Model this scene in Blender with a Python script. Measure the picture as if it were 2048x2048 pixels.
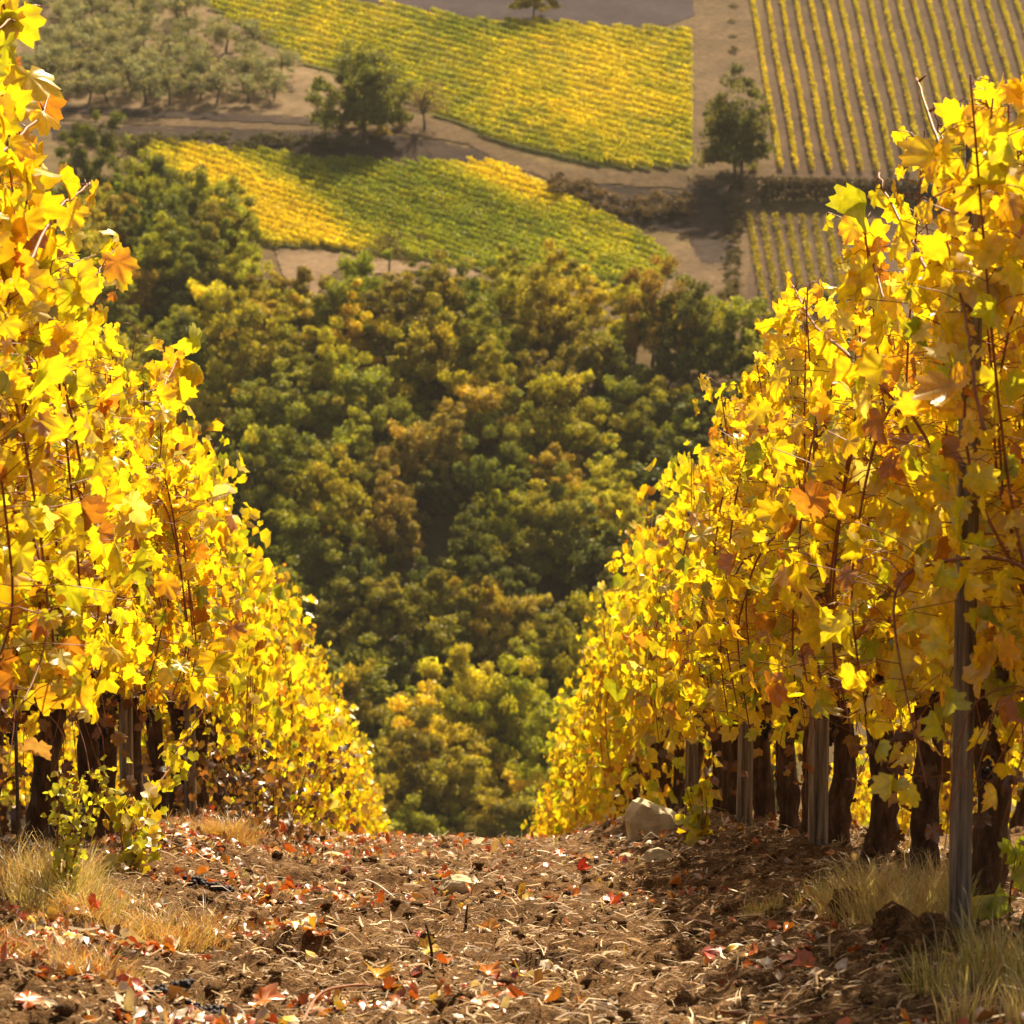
import bpy, math
import numpy as np
from math import radians as R, pi
from mathutils import Vector, Matrix

scene = bpy.context.scene
for o in list(bpy.data.objects):
    bpy.data.objects.remove(o)
C = scene.collection

# ------------------------------------------------------------------ camera, light, exposure
F = 2860.0                      # focal length in pixels of a 1024 px wide picture
PITCH, YAW = R(6.0), R(1.242)   # looking down the slope, turned a little right of the rows
SUN_AZ, SUN_EL = R(20), R(51)

cam = bpy.data.cameras.new('camera')
camo = bpy.data.objects.new('camera', cam); C.objects.link(camo)
cam.sensor_width = 36.0
cam.lens = 36.0 * F / 1024.0
cam.clip_start, cam.clip_end = 0.1, 4000
camo.location = (0, 0, 0)
camo.rotation_euler = (pi/2 - PITCH, 0, -YAW)
cam.dof.use_dof = True
cam.dof.focus_distance = 10.5
cam.dof.aperture_fstop = 8.5
scene.camera = camo
scene.render.resolution_x = scene.render.resolution_y = 1024

w = bpy.data.worlds.new('World'); scene.world = w; w.use_nodes = True
nt = w.node_tree
sky = nt.nodes.new('ShaderNodeTexSky'); sky.sky_type = 'NISHITA'; sky.sun_disc = False
sky.sun_elevation = SUN_EL; sky.sun_rotation = SUN_AZ
sky.air_density = 1.0; sky.dust_density = 4.0
bg = nt.nodes['Background']; bg.inputs[1].default_value = 0.085
wm = nt.nodes.new('ShaderNodeMix'); wm.data_type = 'RGBA'; wm.blend_type = 'MULTIPLY'; wm.inputs[0].default_value = 1.0
wm.inputs[7].default_value = (1.0, 0.84, 0.60, 1)      # warm white balance
nt.links.new(sky.outputs[0], wm.inputs[6]); nt.links.new(wm.outputs[2], bg.inputs[0])

sl = bpy.data.lights.new('sun', 'SUN'); sl.energy = 5.0; sl.angle = R(0.5)
sl.color = (1.0, 0.85, 0.58)
so = bpy.data.objects.new('sun', sl); C.objects.link(so)
sdir = Vector((math.sin(SUN_AZ)*math.cos(SUN_EL), math.cos(SUN_AZ)*math.cos(SUN_EL), math.sin(SUN_EL)))
so.rotation_euler = sdir.to_track_quat('Z', 'Y').to_euler()
so.location = (40, 40, 60)

vs = scene.view_settings
vs.view_transform = 'Standard'; vs.look = 'None'; vs.gamma = 1.0; vs.use_curve_mapping = False
vs.exposure = 1.22

# ------------------------------------------------------------------ helpers
rs = np.random.RandomState(7)

def sstep(a, b, x):
    t = np.clip((np.asarray(x, float)-a)/(b-a), 0, 1)
    return t*t*(3-2*t)

def _hash(i, j, s):
    n = (i*374761393 + j*668265263 + s*974711) & 0x7fffffff
    n = ((n ^ (n >> 13)) * 1274126177) & 0x7fffffff
    n = (n ^ (n >> 16)) & 0xffff
    return n/65535.0

def vnoise(x, y, s=0):
    x = np.asarray(x, float); y = np.asarray(y, float)
    xi = np.floor(x).astype(np.int64); yi = np.floor(y).astype(np.int64)
    fx = x-xi; fy = y-yi
    fx = fx*fx*(3-2*fx); fy = fy*fy*(3-2*fy)
    a = _hash(xi, yi, s); b = _hash(xi+1, yi, s); c = _hash(xi, yi+1, s); d = _hash(xi+1, yi+1, s)
    return (a*(1-fx)+b*fx)*(1-fy) + (c*(1-fx)+d*fx)*fy

def fbm(x, y, s=0, octv=4):
    v = 0; a = 0.5; t = 0
    for k in range(octv):
        v = v + a*vnoise(np.asarray(x)*2**k, np.asarray(y)*2**k, s+k*17); t += a; a *= 0.5
    return v/t

# terrain profile along the view (camera at z = 0)
PY = np.array([-40, 0, 6.5, 8.67, 11, 14.8, 18, 22.3, 26.7, 35, 42, 57, 100, 150, 190, 228, 320, 345, 365, 385, 450, 520, 700, 900, 1500], float)
PZ = np.array([3, -0.98, -1.78, -2.10, -2.48, -3.19, -3.86, -4.95, -6.25, -8.8, -11.2, -17, -34, -51, -58, -52, -9.8, -4.6, 3.9, 11.4, 32.7, 57, 98, 108, 110], float)

def pchip_slopes(x, y):
    h = np.diff(x); d = np.diff(y)/h; m = np.zeros_like(y)
    for k in range(1, len(y)-1):
        if d[k-1]*d[k] > 0:
            w1 = 2*h[k]+h[k-1]; w2 = h[k]+2*h[k-1]
            m[k] = (w1+w2)/(w1/d[k-1]+w2/d[k])
    m[0] = d[0]; m[-1] = d[-1]
    return m
PM = pchip_slopes(PY, PZ)

def prof(y):
    y = np.clip(np.asarray(y, float), PY[0], PY[-1]-1e-6)
    k = np.clip(np.searchsorted(PY, y, side='right')-1, 0, len(PY)-2)
    h = PY[k+1]-PY[k]; t = (y-PY[k])/h
    t2 = t*t; t3 = t2*t
    return (2*t3-3*t2+1)*PZ[k] + (t3-2*t2+t)*h*PM[k] + (-2*t3+3*t2)*PZ[k+1] + (t3-t2)*h*PM[k+1]

def H(x, y):
    x = np.asarray(x, float); y = np.asarray(y, float)
    z = prof(y)
    tl = 1.5*sstep(19, 55, y)*(1-sstep(60, 120, y))
    z = z + tl*np.clip(0.5 - x/3.1, -1, 2)
    # low banks under the vine rows, sunk middle of the path
    ax = np.abs(((x+1.54) % 3.08) - 1.54)       # 0 at path middle, 1.54 at a row
    z = z - 0.15*(1-sstep(0.55, 1.35, ax))*(1-sstep(60, 100, y))
    far = sstep(240, 330, y)
    z = z + far*(1.3*np.sin(x/31+0.6)*np.sin(y/43) + 2.0*(fbm(x/38, y/38, 5, 2)-0.5))
    return z

def proj(p):
    p = np.asarray(p, float)
    x, y, z = p[..., 0], p[..., 1], p[..., 2]
    c, s = math.cos(YAW), math.sin(YAW)
    xr = x*c - y*s; yr = x*s + y*c
    cp, sp = math.cos(PITCH), math.sin(PITCH)
    d = yr*cp - z*sp; up = yr*sp + z*cp
    return np.stack([512+F*xr/d, 512-F*up/d], -1)

def ray(px, py):
    px = np.asarray(px, float); py = np.asarray(py, float)
    a = (px-512)/F; b = -(py-512)/F
    cp, sp = math.cos(PITCH), math.sin(PITCH)
    yr = cp + b*sp; z = -sp + b*cp
    c, s = math.cos(YAW), math.sin(YAW)
    return np.stack([a*c + yr*s, -a*s + yr*c, z], -1)

def hit(px, py, t0=3.0, t1=60.0, step=0.05):
    """where the sight line through a pixel meets the ground"""
    px = np.atleast_1d(np.asarray(px, float)); py = np.atleast_1d(np.asarray(py, float))
    r = ray(px, py)
    ts = np.arange(t0, t1, step)
    out = np.zeros((len(px), 3))
    for a in range(0, len(px), 2000):
        q = r[a:a+2000]
        X = q[:, 0:1]*ts; Y = q[:, 1:2]*ts; Z = q[:, 2:3]*ts
        below = Z < H(X, Y)
        k = np.where(below.any(1), below.argmax(1), len(ts)-1)
        t = ts[k]
        for _ in range(12):                           # refine
            lo = t-step; mid = t-step/2
        lo = t-step; hi = t.copy()
        for _ in range(10):
            m = (lo+hi)/2
            b = m*q[:, 2] < H(m*q[:, 0], m*q[:, 1])
            hi = np.where(b, m, hi); lo = np.where(b, lo, m)
        out[a:a+2000] = q*hi[:, None]
    out[:, 2] = H(out[:, 0], out[:, 1])
    return out

def near(px, py): return hit(px, py, 4.0, 40.0, 0.05)
def farhit(px, py): return hit(px, py, 226.0, 760.0, 0.75)

def inpoly(px, py, poly):
    px = np.asarray(px, float); py = np.asarray(py, float)
    ins = np.zeros(px.shape, bool)
    n = len(poly)
    for i in range(n):
        x1, y1 = poly[i]; x2, y2 = poly[(i+1) % n]
        if y1 == y2: continue
        c = ((y1 > py) != (y2 > py)) & (px < (x2-x1)*(py-y1)/(y2-y1)+x1)
        ins ^= c
    return ins

class MB:
    """collects tris / quads (numpy) with a colour per vertex"""
    def __init__(s): s.v = []; s.f3 = []; s.f4 = []; s.c = []; s.n = 0
    def add(s, v, f, col=None):
        v = np.asarray(v, float).reshape(-1, 3); f = np.asarray(f, int)
        if f.shape[1] == 3: s.f3.append(f+s.n)
        else: s.f4.append(f+s.n)
        if col is None: col = (0.5, 0.5, 0.5)
        col = np.asarray(col, float)
        if col.ndim == 1: col = np.tile(col[:3], (len(v), 1))
        s.v.append(v); s.c.append(col); s.n += len(v)
    def mesh(s, name, smooth=True):
        me = bpy.data.meshes.new(name)
        v = np.concatenate(s.v)
        f3 = np.concatenate(s.f3) if s.f3 else np.zeros((0, 3), int)
        f4 = np.concatenate(s.f4) if s.f4 else np.zeros((0, 4), int)
        me.vertices.add(len(v)); me.vertices.foreach_set('co', v.astype(np.float32).ravel())
        loops = np.concatenate([f3.ravel(), f4.ravel()]).astype(np.int32)
        me.loops.add(len(loops)); me.loops.foreach_set('vertex_index', loops)
        st = np.concatenate([np.arange(len(f3))*3, len(f3)*3+np.arange(len(f4))*4]).astype(np.int32)
        me.polygons.add(len(st)); me.polygons.foreach_set('loop_start', st)
        if smooth: me.polygons.foreach_set('use_smooth', np.ones(len(st), bool))
        at = me.color_attributes.new('tint', 'FLOAT_COLOR', 'POINT')
        c4 = np.ones((len(v), 4), np.float32); c4[:, :3] = np.concatenate(s.c)
        at.data.foreach_set('color', c4.ravel())
        me.update(); me.validate()
        return me

def link(name, me, mat=None, parent=None, loc=None):
    o = bpy.data.objects.new(name, me); C.objects.link(o)
    if mat is not None and me is not None and not me.materials: me.materials.append(mat)
    if parent is not None: o.parent = parent
    if loc is not None: o.location = loc
    return o

def tag(o, label=None, cat=None, group=None, kind=None):
    if label: o['label'] = label
    if cat: o['category'] = cat
    if group: o['group'] = group
    if kind: o['kind'] = kind
    return o

def empty(name, loc, rz=0.0):
    o = bpy.data.objects.new(name, None); C.objects.link(o)
    o.location = loc; o.rotation_euler = (0, 0, rz); o.empty_display_size = 0.2
    return o

def copy_tree(root, loc, rz=0.0, scale=None):
    r = root.copy(); C.objects.link(r); r.location = loc; r.rotation_euler = (0, 0, rz)
    if scale is not None: r.scale = scale
    for ch in list(root.children):
        c = ch.copy(); C.objects.link(c); c.parent = r
    return r

def tube(mb, pts, rad, sides=6, col=(.5, .5, .5), rough=0.0, rng=rs):
    pts = np.asarray(pts, float); n = len(pts)
    rad = np.broadcast_to(np.asarray(rad, float), (n,))
    t = np.gradient(pts, axis=0); t /= np.linalg.norm(t, axis=1)[:, None]+1e-9
    ref = np.array([1.0, 0, 0]) if abs(t[0][0]) < 0.8 else np.array([0, 1.0, 0])
    u = np.cross(t, ref); u /= np.linalg.norm(u, axis=1)[:, None]+1e-9
    v = np.cross(t, u)
    a = np.arange(sides)*2*pi/sides
    rr = rad[:, None]*np.ones((n, sides))
    if rough: rr = rr*(1+rough*(rng.rand(n, sides)-0.5)*2)
    P = pts[:, None, :] + rr[..., None]*(np.cos(a)[None, :, None]*u[:, None, :] + np.sin(a)[None, :, None]*v[:, None, :])
    V = np.concatenate([P.reshape(-1, 3), pts[:1], pts[-1:]])
    i = np.arange(n-1)[:, None]*sides; j = np.arange(sides)[None, :]; j2 = (j+1) % sides
    q = np.stack([i+j, i+j2, i+sides+j2, i+sides+j], -1).reshape(-1, 4)
    mb.add(V, q, col)
    base = mb.n-len(V)
    k = np.arange(sides); k2 = (k+1) % sides
    mb.f3.append(base+np.stack([k2, k, np.full(sides, n*sides)], -1))
    mb.f3.append(base+np.stack([(n-1)*sides+k, (n-1)*sides+k2, np.full(sides, n*sides+1)], -1))

def spline(pts, n):
    pts = np.asarray(pts, float); m = len(pts)
    s = np.linspace(0, m-1, n); k = np.clip(s.astype(int), 0, m-2); t = (s-k)[:, None]
    p0 = pts[np.clip(k-1, 0, m-1)]; p1 = pts[k]; p2 = pts[k+1]; p3 = pts[np.clip(k+2, 0, m-1)]
    return 0.5*((2*p1)+(-p0+p2)*t+(2*p0-5*p1+4*p2-p3)*t*t+(-p0+3*p1-3*p2+p3)*t**3)

# ---- leaf shapes: x across, y towards the tip, z along the normal
def leaf_template(lod):
    """returns verts (x, y), faces, radius 0..1, vein weight"""
    if lod == 3:
        x = np.array([0, .42, 0, -.42]); y = np.array([0, .45, 1.0, .45])
        return np.stack([x, y], -1), np.array([[0, 1, 2], [0, 2, 3]]), np.ones(4)*.7, np.zeros(4)
    if lod == 0:
        half = [(-90, .14), (-76, .38), (-64, .45), (-54, .52), (-42, .44), (-30, .56), (-18, .51), (-6, .42), (4, .46), (14, .56), (25, .53), (36, .64), (46, .52), (56, .42), (64, .50), (72, .52), (80, .60)]
    elif lod == 1:
        half = [(-90, .18), (-58, .48), (-22, .54), (5, .47), (34, .57), (58, .47)]
    else:
        half = [(-90, .25), (-30, .50), (30, .50)]
    ang = [a for a, r in half] + [90] + [180-a for a, r in half[::-1] if a != -90]
    rad = [r for a, r in half] + [.60] + [r for a, r in half[::-1] if a != -90]
    x = np.array([r*math.cos(R(a)) for a, r in zip(ang, rad)])
    y = np.array([r*math.sin(R(a)) for a, r in zip(ang, rad)])
    k = len(ang); i = np.arange(k); j = (i+1) % k
    vein = np.array([1.0 if any(abs(((a-t+180) % 360)-180) < 5 for t in (90, 36, 144, -24, 204, -58, 238)) else 0.0 for a in ang])
    if lod == 0:
        X = np.concatenate([x, x*.55, [0]]); Y = np.concatenate([y, y*.55, [-.05]])
        f = np.concatenate([np.stack([i, j, k+j], -1), np.stack([i, k+j, k+i], -1), np.stack([k+i, k+j, np.full(k, 2*k)], -1)])
        r = np.concatenate([np.hypot(x, y)/.6, np.hypot(x, y)*.55/.6, [0]]); vn = np.concatenate([vein*.6, vein, [1]])
    else:
        X = np.append(x, 0); Y = np.append(y, -.05)
        f = np.stack([i, j, np.full(k, k)], -1); r = np.append(np.hypot(x, y)/.6, 0); vn = np.append(vein*.5, 1.0)
    return np.stack([X, Y+.42], -1), f, r, vn
LT = {l: leaf_template(l) for l in (0, 1, 2, 3)}

def norm(a): return a/(np.linalg.norm(a, axis=-1, keepdims=True)+1e-9)

def add_leaves(mb, P, T, N, S, col, lod=0, edge=None, edgew=None, rng=rs, curlk=1.0):
    P = np.asarray(P, float); n = len(P)
    if n == 0: return
    tv, tf, tr, tvn = LT[lod]
    T = norm(T); N = N-T*np.sum(N*T, -1, keepdims=True); N = norm(N); B = np.cross(T, N)
    k = len(tv); x = tv[None, :, 0]; y = tv[None, :, 1]
    asp = (0.80+0.45*rng.rand(n))[:, None]
    # each blade folds along its midrib, droops at the tip, rolls and ripples by its own amount
    fold = curlk*rng.normal(0.35, 0.6, n)[:, None]; droop = curlk*rng.normal(-0.42, 0.40, n)[:, None]; roll = curlk*rng.normal(-0.55, 0.8, n)[:, None]
    z = fold*np.abs(x) + droop*(y-.25)*np.abs(y-.25) + roll*x*x
    if lod < 3:
        th = np.arctan2(tv[:, 1]-.42, tv[:, 0])[None]; ph = rng.uniform(0, 6.28, (n, 2))
        z = z+curlk*tr[None]**1.5*(0.075*np.sin(3*th+ph[:, :1])+0.06*np.sin(7*th+ph[:, 1:]))
        sk = rng.randn(n)[:, None]*.14
        x = x+sk*y*y
    S = np.asarray(S)
    V = P[:, None, :] + S[:, None, None]*((asp*x)[..., None]*B[:, None, :] + (y+0*x)[..., None]*T[:, None, :] + z[..., None]*N[:, None, :])
    Fc = (tf[None]+np.arange(n)[:, None, None]*k).reshape(-1, 3)
    col = np.asarray(col, float)
    if col.ndim == 1: col = np.tile(col, (n, 1))
    CC = np.repeat(col[:, None, :], k, 1)
    if lod < 2: CC = CC*(1-tvn[None, :, None]*np.array([.20, .10, .0]))
    if edge is not None:
        wgt = (edgew[:, None]*np.clip(tr[None]*1.5-0.6, 0, 1))[..., None]
        CC = CC*(1-wgt)+np.asarray(edge)[:, None, :]*wgt
    mb.add(V.reshape(-1, 3), Fc, CC.reshape(-1, 3))

def rdir(n, rng=rs):
    v = rng.randn(n, 3); return norm(v)

# ------------------------------------------------------------------ materials
def mat(name):
    m = bpy.data.materials.new(name); m.use_nodes = True
    t = m.node_tree; t.nodes.clear()
    out = t.nodes.new('ShaderNodeOutputMaterial')
    return m, t, out

def nd(t, typ, **kw):
    n = t.nodes.new(typ)
    for k, v in kw.items(): setattr(n, k, v)
    return n

def ramp(t, stops, fac=None):
    r = t.nodes.new('ShaderNodeValToRGB')
    while len(r.color_ramp.elements) < len(stops): r.color_ramp.elements.new(0.5)
    for e, (p, c) in zip(r.color_ramp.elements, stops):
        e.position = p; e.color = (*c, 1)
    if fac is not None: t.links.new(fac, r.inputs[0])
    return r

def noise(t, scale, detail=6, rough=0.6, coord='Object', vec=None):
    n = nd(t, 'ShaderNodeTexNoise'); n.inputs['Scale'].default_value = scale
    n.inputs['Detail'].default_value = detail; n.inputs['Roughness'].default_value = rough
    if vec is None:
        if coord == 'World':
            g = nd(t, 'ShaderNodeNewGeometry'); vec = g.outputs['Position']
        else:
            g = nd(t, 'ShaderNodeTexCoord'); vec = g.outputs[coord]
    t.links.new(vec, n.inputs['Vector'])
    return n

def mul(t, a, b, typ='MULTIPLY', fac=1.0):
    m = nd(t, 'ShaderNodeMix', data_type='RGBA', blend_type=typ)
    m.inputs[0].default_value = fac
    for s, sock in ((a, m.inputs[6]), (b, m.inputs[7])):
        if isinstance(s, tuple): sock.default_value = (*s, 1)
        else: t.links.new(s, sock)
    return m.outputs[2]

def leaf_material(name, trans=0.5, gloss=0.05, rough=0.38, obj_tint=False, tmul=(1.0, 0.86, 0.35), nscale=60, coord='Object', var=0.55):
    m, t, out = mat(name)
    at = nd(t, 'ShaderNodeAttribute', attribute_name='tint')
    col = at.outputs['Color']
    if obj_tint:
        oi = nd(t, 'ShaderNodeObjectInfo')
        col = mul(t, col, oi.outputs['Color'])
        col = mul(t, col, (2.0, 2.0, 2.0))
    ns = noise(t, nscale, 3, 0.6, coord)
    rp = ramp(t, [(0.3, (1-var*.6,)*3), (0.7, (1.0+var*.25,)*3)], ns.outputs[0])
    col = mul(t, col, rp.outputs[0])
    df = nd(t, 'ShaderNodeBsdfDiffuse'); t.links.new(col, df.inputs[0])
    tr = nd(t, 'ShaderNodeBsdfTranslucent'); t.links.new(mul(t, col, tmul), tr.inputs[0])
    mx = nd(t, 'ShaderNodeMixShader'); mx.inputs[0].default_value = trans
    t.links.new(df.outputs[0], mx.inputs[1]); t.links.new(tr.outputs[0], mx.inputs[2])
    gl = nd(t, 'ShaderNodeBsdfGlossy'); gl.inputs['Roughness'].default_value = rough
    gl.inputs[0].default_value = (1, 1, 1, 1)
    m2 = nd(t, 'ShaderNodeMixShader'); m2.inputs[0].default_value = gloss
    t.links.new(mx.outputs[0], m2.inputs[1]); t.links.new(gl.outputs[0], m2.inputs[2])
    t.links.new(m2.outputs[0], out.inputs[0])
    return m

def rough_material(name, stops, scale, rough=0.9, bump=0.5, bdist=0.01, tint=False, stretch=None, spec=0.2, coord='Object'):
    m, t, out = mat(name)
    p = nd(t, 'ShaderNodeBsdfPrincipled')
    p.inputs['Roughness'].default_value = rough
    p.inputs['Specular IOR Level'].default_value = spec
    vec = None
    if stretch:
        tc = nd(t, 'ShaderNodeTexCoord'); mp = nd(t, 'ShaderNodeMapping'); mp.inputs['Scale'].default_value = stretch
        t.links.new(tc.outputs['Object'], mp.inputs[0]); vec = mp.outputs[0]
    ns = noise(t, scale, 8, 0.65, coord, vec)
    col = ramp(t, stops, ns.outputs[0]).outputs[0]
    if tint:
        at = nd(t, 'ShaderNodeAttribute', attribute_name='tint')
        col = mul(t, col, at.outputs['Color']); col = mul(t, col, (2.0, 2.0, 2.0))
    t.links.new(col, p.inputs['Base Color'])
    b = nd(t, 'ShaderNodeBump'); b.inputs['Strength'].default_value = bump; b.inputs['Distance'].default_value = bdist
    t.links.new(ns.outputs[0], b.inputs['Height']); t.links.new(b.outputs[0], p.inputs['Normal'])
    t.links.new(p.outputs[0], out.inputs[0])
    return m

M = {}
M['vine_leaf'] = leaf_material('vine_leaf', trans=0.63, gloss=0.05, nscale=45, tmul=(1.0, 0.92, 0.35), var=0.4)
M['litter_leaf'] = leaf_material('litter_leaf', trans=0.3, gloss=0.06, rough=0.32, nscale=40)
M['grass'] = leaf_material('grass', trans=0.45, gloss=0.05, nscale=10, tmul=(1, .9, .5))
M['far_vine'] = leaf_material('far_vine', trans=0.5, gloss=0.02, rough=0.5, nscale=0.25, coord='World', var=0.3, tmul=(1, 1, .4))
M['tree_leaf'] = leaf_material('tree_leaf', trans=0.5, gloss=0.02, rough=0.5, obj_tint=True, nscale=0.35, coord='World', tmul=(1, 1, .5), var=0.5)
M['bark'] = rough_material('bark', [(0.3, (0.022, 0.012, 0.008)), (0.55, (0.085, 0.048, 0.029)), (0.8, (0.21, 0.13, 0.085))], 38, 0.95, 1.0, 0.012, stretch=(1, 1, 0.22))
M['tree_bark'] = rough_material('tree_bark', [(0.3, (0.03, 0.022, 0.016)), (0.75, (0.13, 0.10, 0.08))], 2.5, 0.95, 0.6, 0.05)
M['cane'] = rough_material('cane', [(0.3, (0.13, 0.034, 0.014)), (0.75, (0.34, 0.12, 0.045))], 30, 0.55, 0.3, 0.003, spec=0.4)
M['post'] = rough_material('post', [(0.32, (0.035, 0.026, 0.020)), (0.5, (0.19, 0.145, 0.11)), (0.72, (0.40, 0.33, 0.25))], 55, 0.9, 1.0, 0.006, stretch=(1, 1, 0.05))
M['stone'] = rough_material('stone', [(0.3, (0.30, 0.23, 0.13)), (0.55, (0.56, 0.46, 0.30)), (0.8, (0.74, 0.64, 0.47))], 9, 0.9, 0.8, 0.02)
M['clod'] = rough_material('clod', [(0.3, (0.030, 0.018, 0.011)), (0.7, (0.10, 0.062, 0.036))], 25, 0.97, 1.0, 0.02)
M['straw'] = rough_material('straw', [(0.3, (0.40, 0.36, 0.30)), (0.7, (0.62, 0.58, 0.52))], 14, 0.6, 0.2, 0.002, tint=True, spec=0.35)
M['grape'] = rough_material('grape', [(0.3, (0.008, 0.007, 0.014)), (0.7, (0.034, 0.024, 0.030))], 60, 0.62, 0.3, 0.002, spec=0.3)
M['steel'] = rough_material('steel', [(0.3, (0.05, 0.035, 0.03)), (0.7, (0.12, 0.08, 0.06))], 60, 0.7, 0.3, 0.001)

# ------------------------------------------------------------------ the ground under the rows
def soil_material():
    m, t, out = mat('path_soil')
    p = nd(t, 'ShaderNodeBsdfPrincipled'); p.inputs['Roughness'].default_value = 0.95
    p.inputs['Specular IOR Level'].default_value = 0.15
    a = noise(t, 2.2, 5, 0.6); b = noise(t, 26, 8, 0.7); c = noise(t, 140, 3, 0.6)
    c1 = ramp(t, [(0.25, (0.050, 0.025, 0.010)), (0.5, (0.175, 0.098, 0.041)), (0.78, (0.37, 0.225, 0.110))], b.outputs[0])
    c2 = ramp(t, [(0.35, (0.72, 0.68, 0.64)), (0.7, (1.15, 1.08, 1.0))], a.outputs[0])
    c3 = ramp(t, [(0.38, (0.5, 0.48, 0.46)), (0.64, (1.3, 1.25, 1.2))], c.outputs[0])
    col = mul(t, mul(t, c1.outputs[0], c2.outputs[0]), c3.outputs[0])
    t.links.new(col, p.inputs['Base Color'])
    bp = nd(t, 'ShaderNodeBump'); bp.inputs['Strength'].default_value = 0.9; bp.inputs['Distance'].default_value = 0.02
    t.links.new(b.outputs[0], bp.inputs['Height'])
    b2 = nd(t, 'ShaderNodeBump'); b2.inputs['Strength'].default_value = 1.0; b2.inputs['Distance'].default_value = 0.009
    t.links.new(c.outputs[0], b2.inputs['Height']); t.links.new(bp.outputs[0], b2.inputs['Normal'])
    t.links.new(b2.outputs[0], p.inputs['Normal'])
    t.links.new(p.outputs[0], out.inputs[0])
    return m
M['soil'] = soil_material()

def Hs(x, y):
    """fine soil surface: clods and tilth on top of the smooth profile"""
    fade = 1-sstep(26, 40, y)
    n1 = fbm(np.asarray(x)*2.3, np.asarray(y)*2.3, 21, 3)-0.5
    n2 = fbm(np.asarray(x)*9, np.asarray(y)*9, 33, 3)-0.5
    n3 = np.abs(vnoise(np.asarray(x)*17, np.asarray(y)*17, 51)-0.5)
    n4 = vnoise(np.asarray(x)*34, np.asarray(y)*34, 55)-0.5
    return H(x, y) + fade*(0.11*n1 + 0.085*n2 - 0.06*n3 + 0.026*n4)

def grid_mesh(xs, ys, fn, name, keep=None):
    X, Y = np.meshgrid(xs, ys); Z = fn(X, Y)
    V = np.stack([X, Y, Z], -1).reshape(-1, 3)
    ny, nx = X.shape
    i = (np.arange(ny-1)[:, None]*nx + np.arange(nx-1)[None]).ravel()
    q = np.stack([i, i+1, i+nx+1, i+nx], -1)
    mb = MB(); mb.add(V, q)
    return mb.mesh(name)

xs = np.concatenate([np.arange(-9, -2.6, 0.12), np.arange(-2.6, 2.6, 0.02), np.arange(2.6, 9.01, 0.12)])
ys = np.concatenate([np.arange(2.5, 5.6, 0.12), np.arange(5.6, 13, 0.02), np.arange(13, 24, 0.04), np.arange(24, 66, 0.25)])
tag(link('vineyard_soil', grid_mesh(xs, ys, Hs, 'vineyard_soil'), M['soil']), kind='structure')

def land_material():
    m, t, out = mat('hillside_ground')
    p = nd(t, 'ShaderNodeBsdfPrincipled'); p.inputs['Roughness'].default_value = 1.0
    p.inputs['Specular IOR Level'].default_value = 0.05
    a = noise(t, 0.035, 5, 0.6); b = noise(t, 0.5, 6, 0.7)
    c1 = ramp(t, [(0.3, (0.070, 0.048, 0.026)), (0.5, (0.125, 0.088, 0.047)), (0.7, (0.19, 0.135, 0.076))], a.outputs[0])
    c2 = ramp(t, [(0.3, (0.55, 0.55, 0.5)), (0.7, (1.25, 1.2, 1.1))], b.outputs[0])
    t.links.new(mul(t, c1.outputs[0], c2.outputs[0]), p.inputs['Base Color'])
    t.links.new(p.outputs[0], out.inputs[0])
    return m
M['land'] = land_material()
xs = np.concatenate([np.arange(-600, -150, 30), np.arange(-150, -78, 3.0), np.arange(-78, 78, 1.2), np.arange(78, 150, 3.0), np.arange(150, 601, 30)])
ys = np.concatenate([np.arange(-40, 60, 4), np.arange(60, 220, 8), np.arange(220, 480, 1.3), np.arange(480, 530, 3), np.arange(530, 1490, 30)])
tag(link('hillside', grid_mesh(xs, ys, lambda x, y: H(x, y)-0.45*(1-sstep(66, 90, y))-0.03, 'hillside'), M['land']), kind='structure')

# ------------------------------------------------------------------ patches of land use and painted shade draped over the far hillside
def patch_material(name, lo, hi, scale=0.6, stripes=None):
    m, t, out = mat(name)
    p = nd(t, 'ShaderNodeBsdfPrincipled'); p.inputs['Roughness'].default_value = 1.0
    p.inputs['Specular IOR Level'].default_value = 0.05
    a = noise(t, scale, 7, 0.7); b = noise(t, scale*0.12, 4, 0.6)
    c1 = ramp(t, [(0.3, lo), (0.7, hi)], a.outputs[0])
    c2 = ramp(t, [(0.3, (0.7, 0.7, 0.7)), (0.7, (1.2, 1.18, 1.15))], b.outputs[0])
    t.links.new(mul(t, c1.outputs[0], c2.outputs[0]), p.inputs['Base Color'])
    t.links.new(p.outputs[0], out.inputs[0])
    return m

def drape(name, poly, material, lift, step=1.5, wob=3.0, seed=0):
    poly = np.array(poly, float)
    x0, y0 = poly.min(0); x1, y1 = poly.max(0)
    gx = np.arange(x0, x1+step, step); gy = np.arange(y0, y1+step, step)
    X, Y = np.meshgrid(gx, gy)
    P = farhit(X.ravel(), Y.ravel()); P[:, 2] += lift*0.35
    nx = len(gx)
    cx = (X[:-1, :-1]+step/2); cy = (Y[:-1, :-1]+step/2)
    jx = cx+wob*(fbm(cx/9, cy/9, 3+seed, 3)-0.5)*2; jy = cy+wob*(fbm(cx/9, cy/9, 40+seed, 3)-0.5)*2
    ins = inpoly(jx, jy, poly)
    r, c = np.nonzero(ins)
    i = r*nx+c
    q = np.stack([i+nx, i+nx+1, i+1, i], -1)
    used = np.unique(q); rem = np.full(len(P), -1); rem[used] = np.arange(len(used))
    mb = MB(); mb.add(P[used], rem[q])
    return tag(link(name, mb.mesh(name), material), kind='structure')

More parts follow.
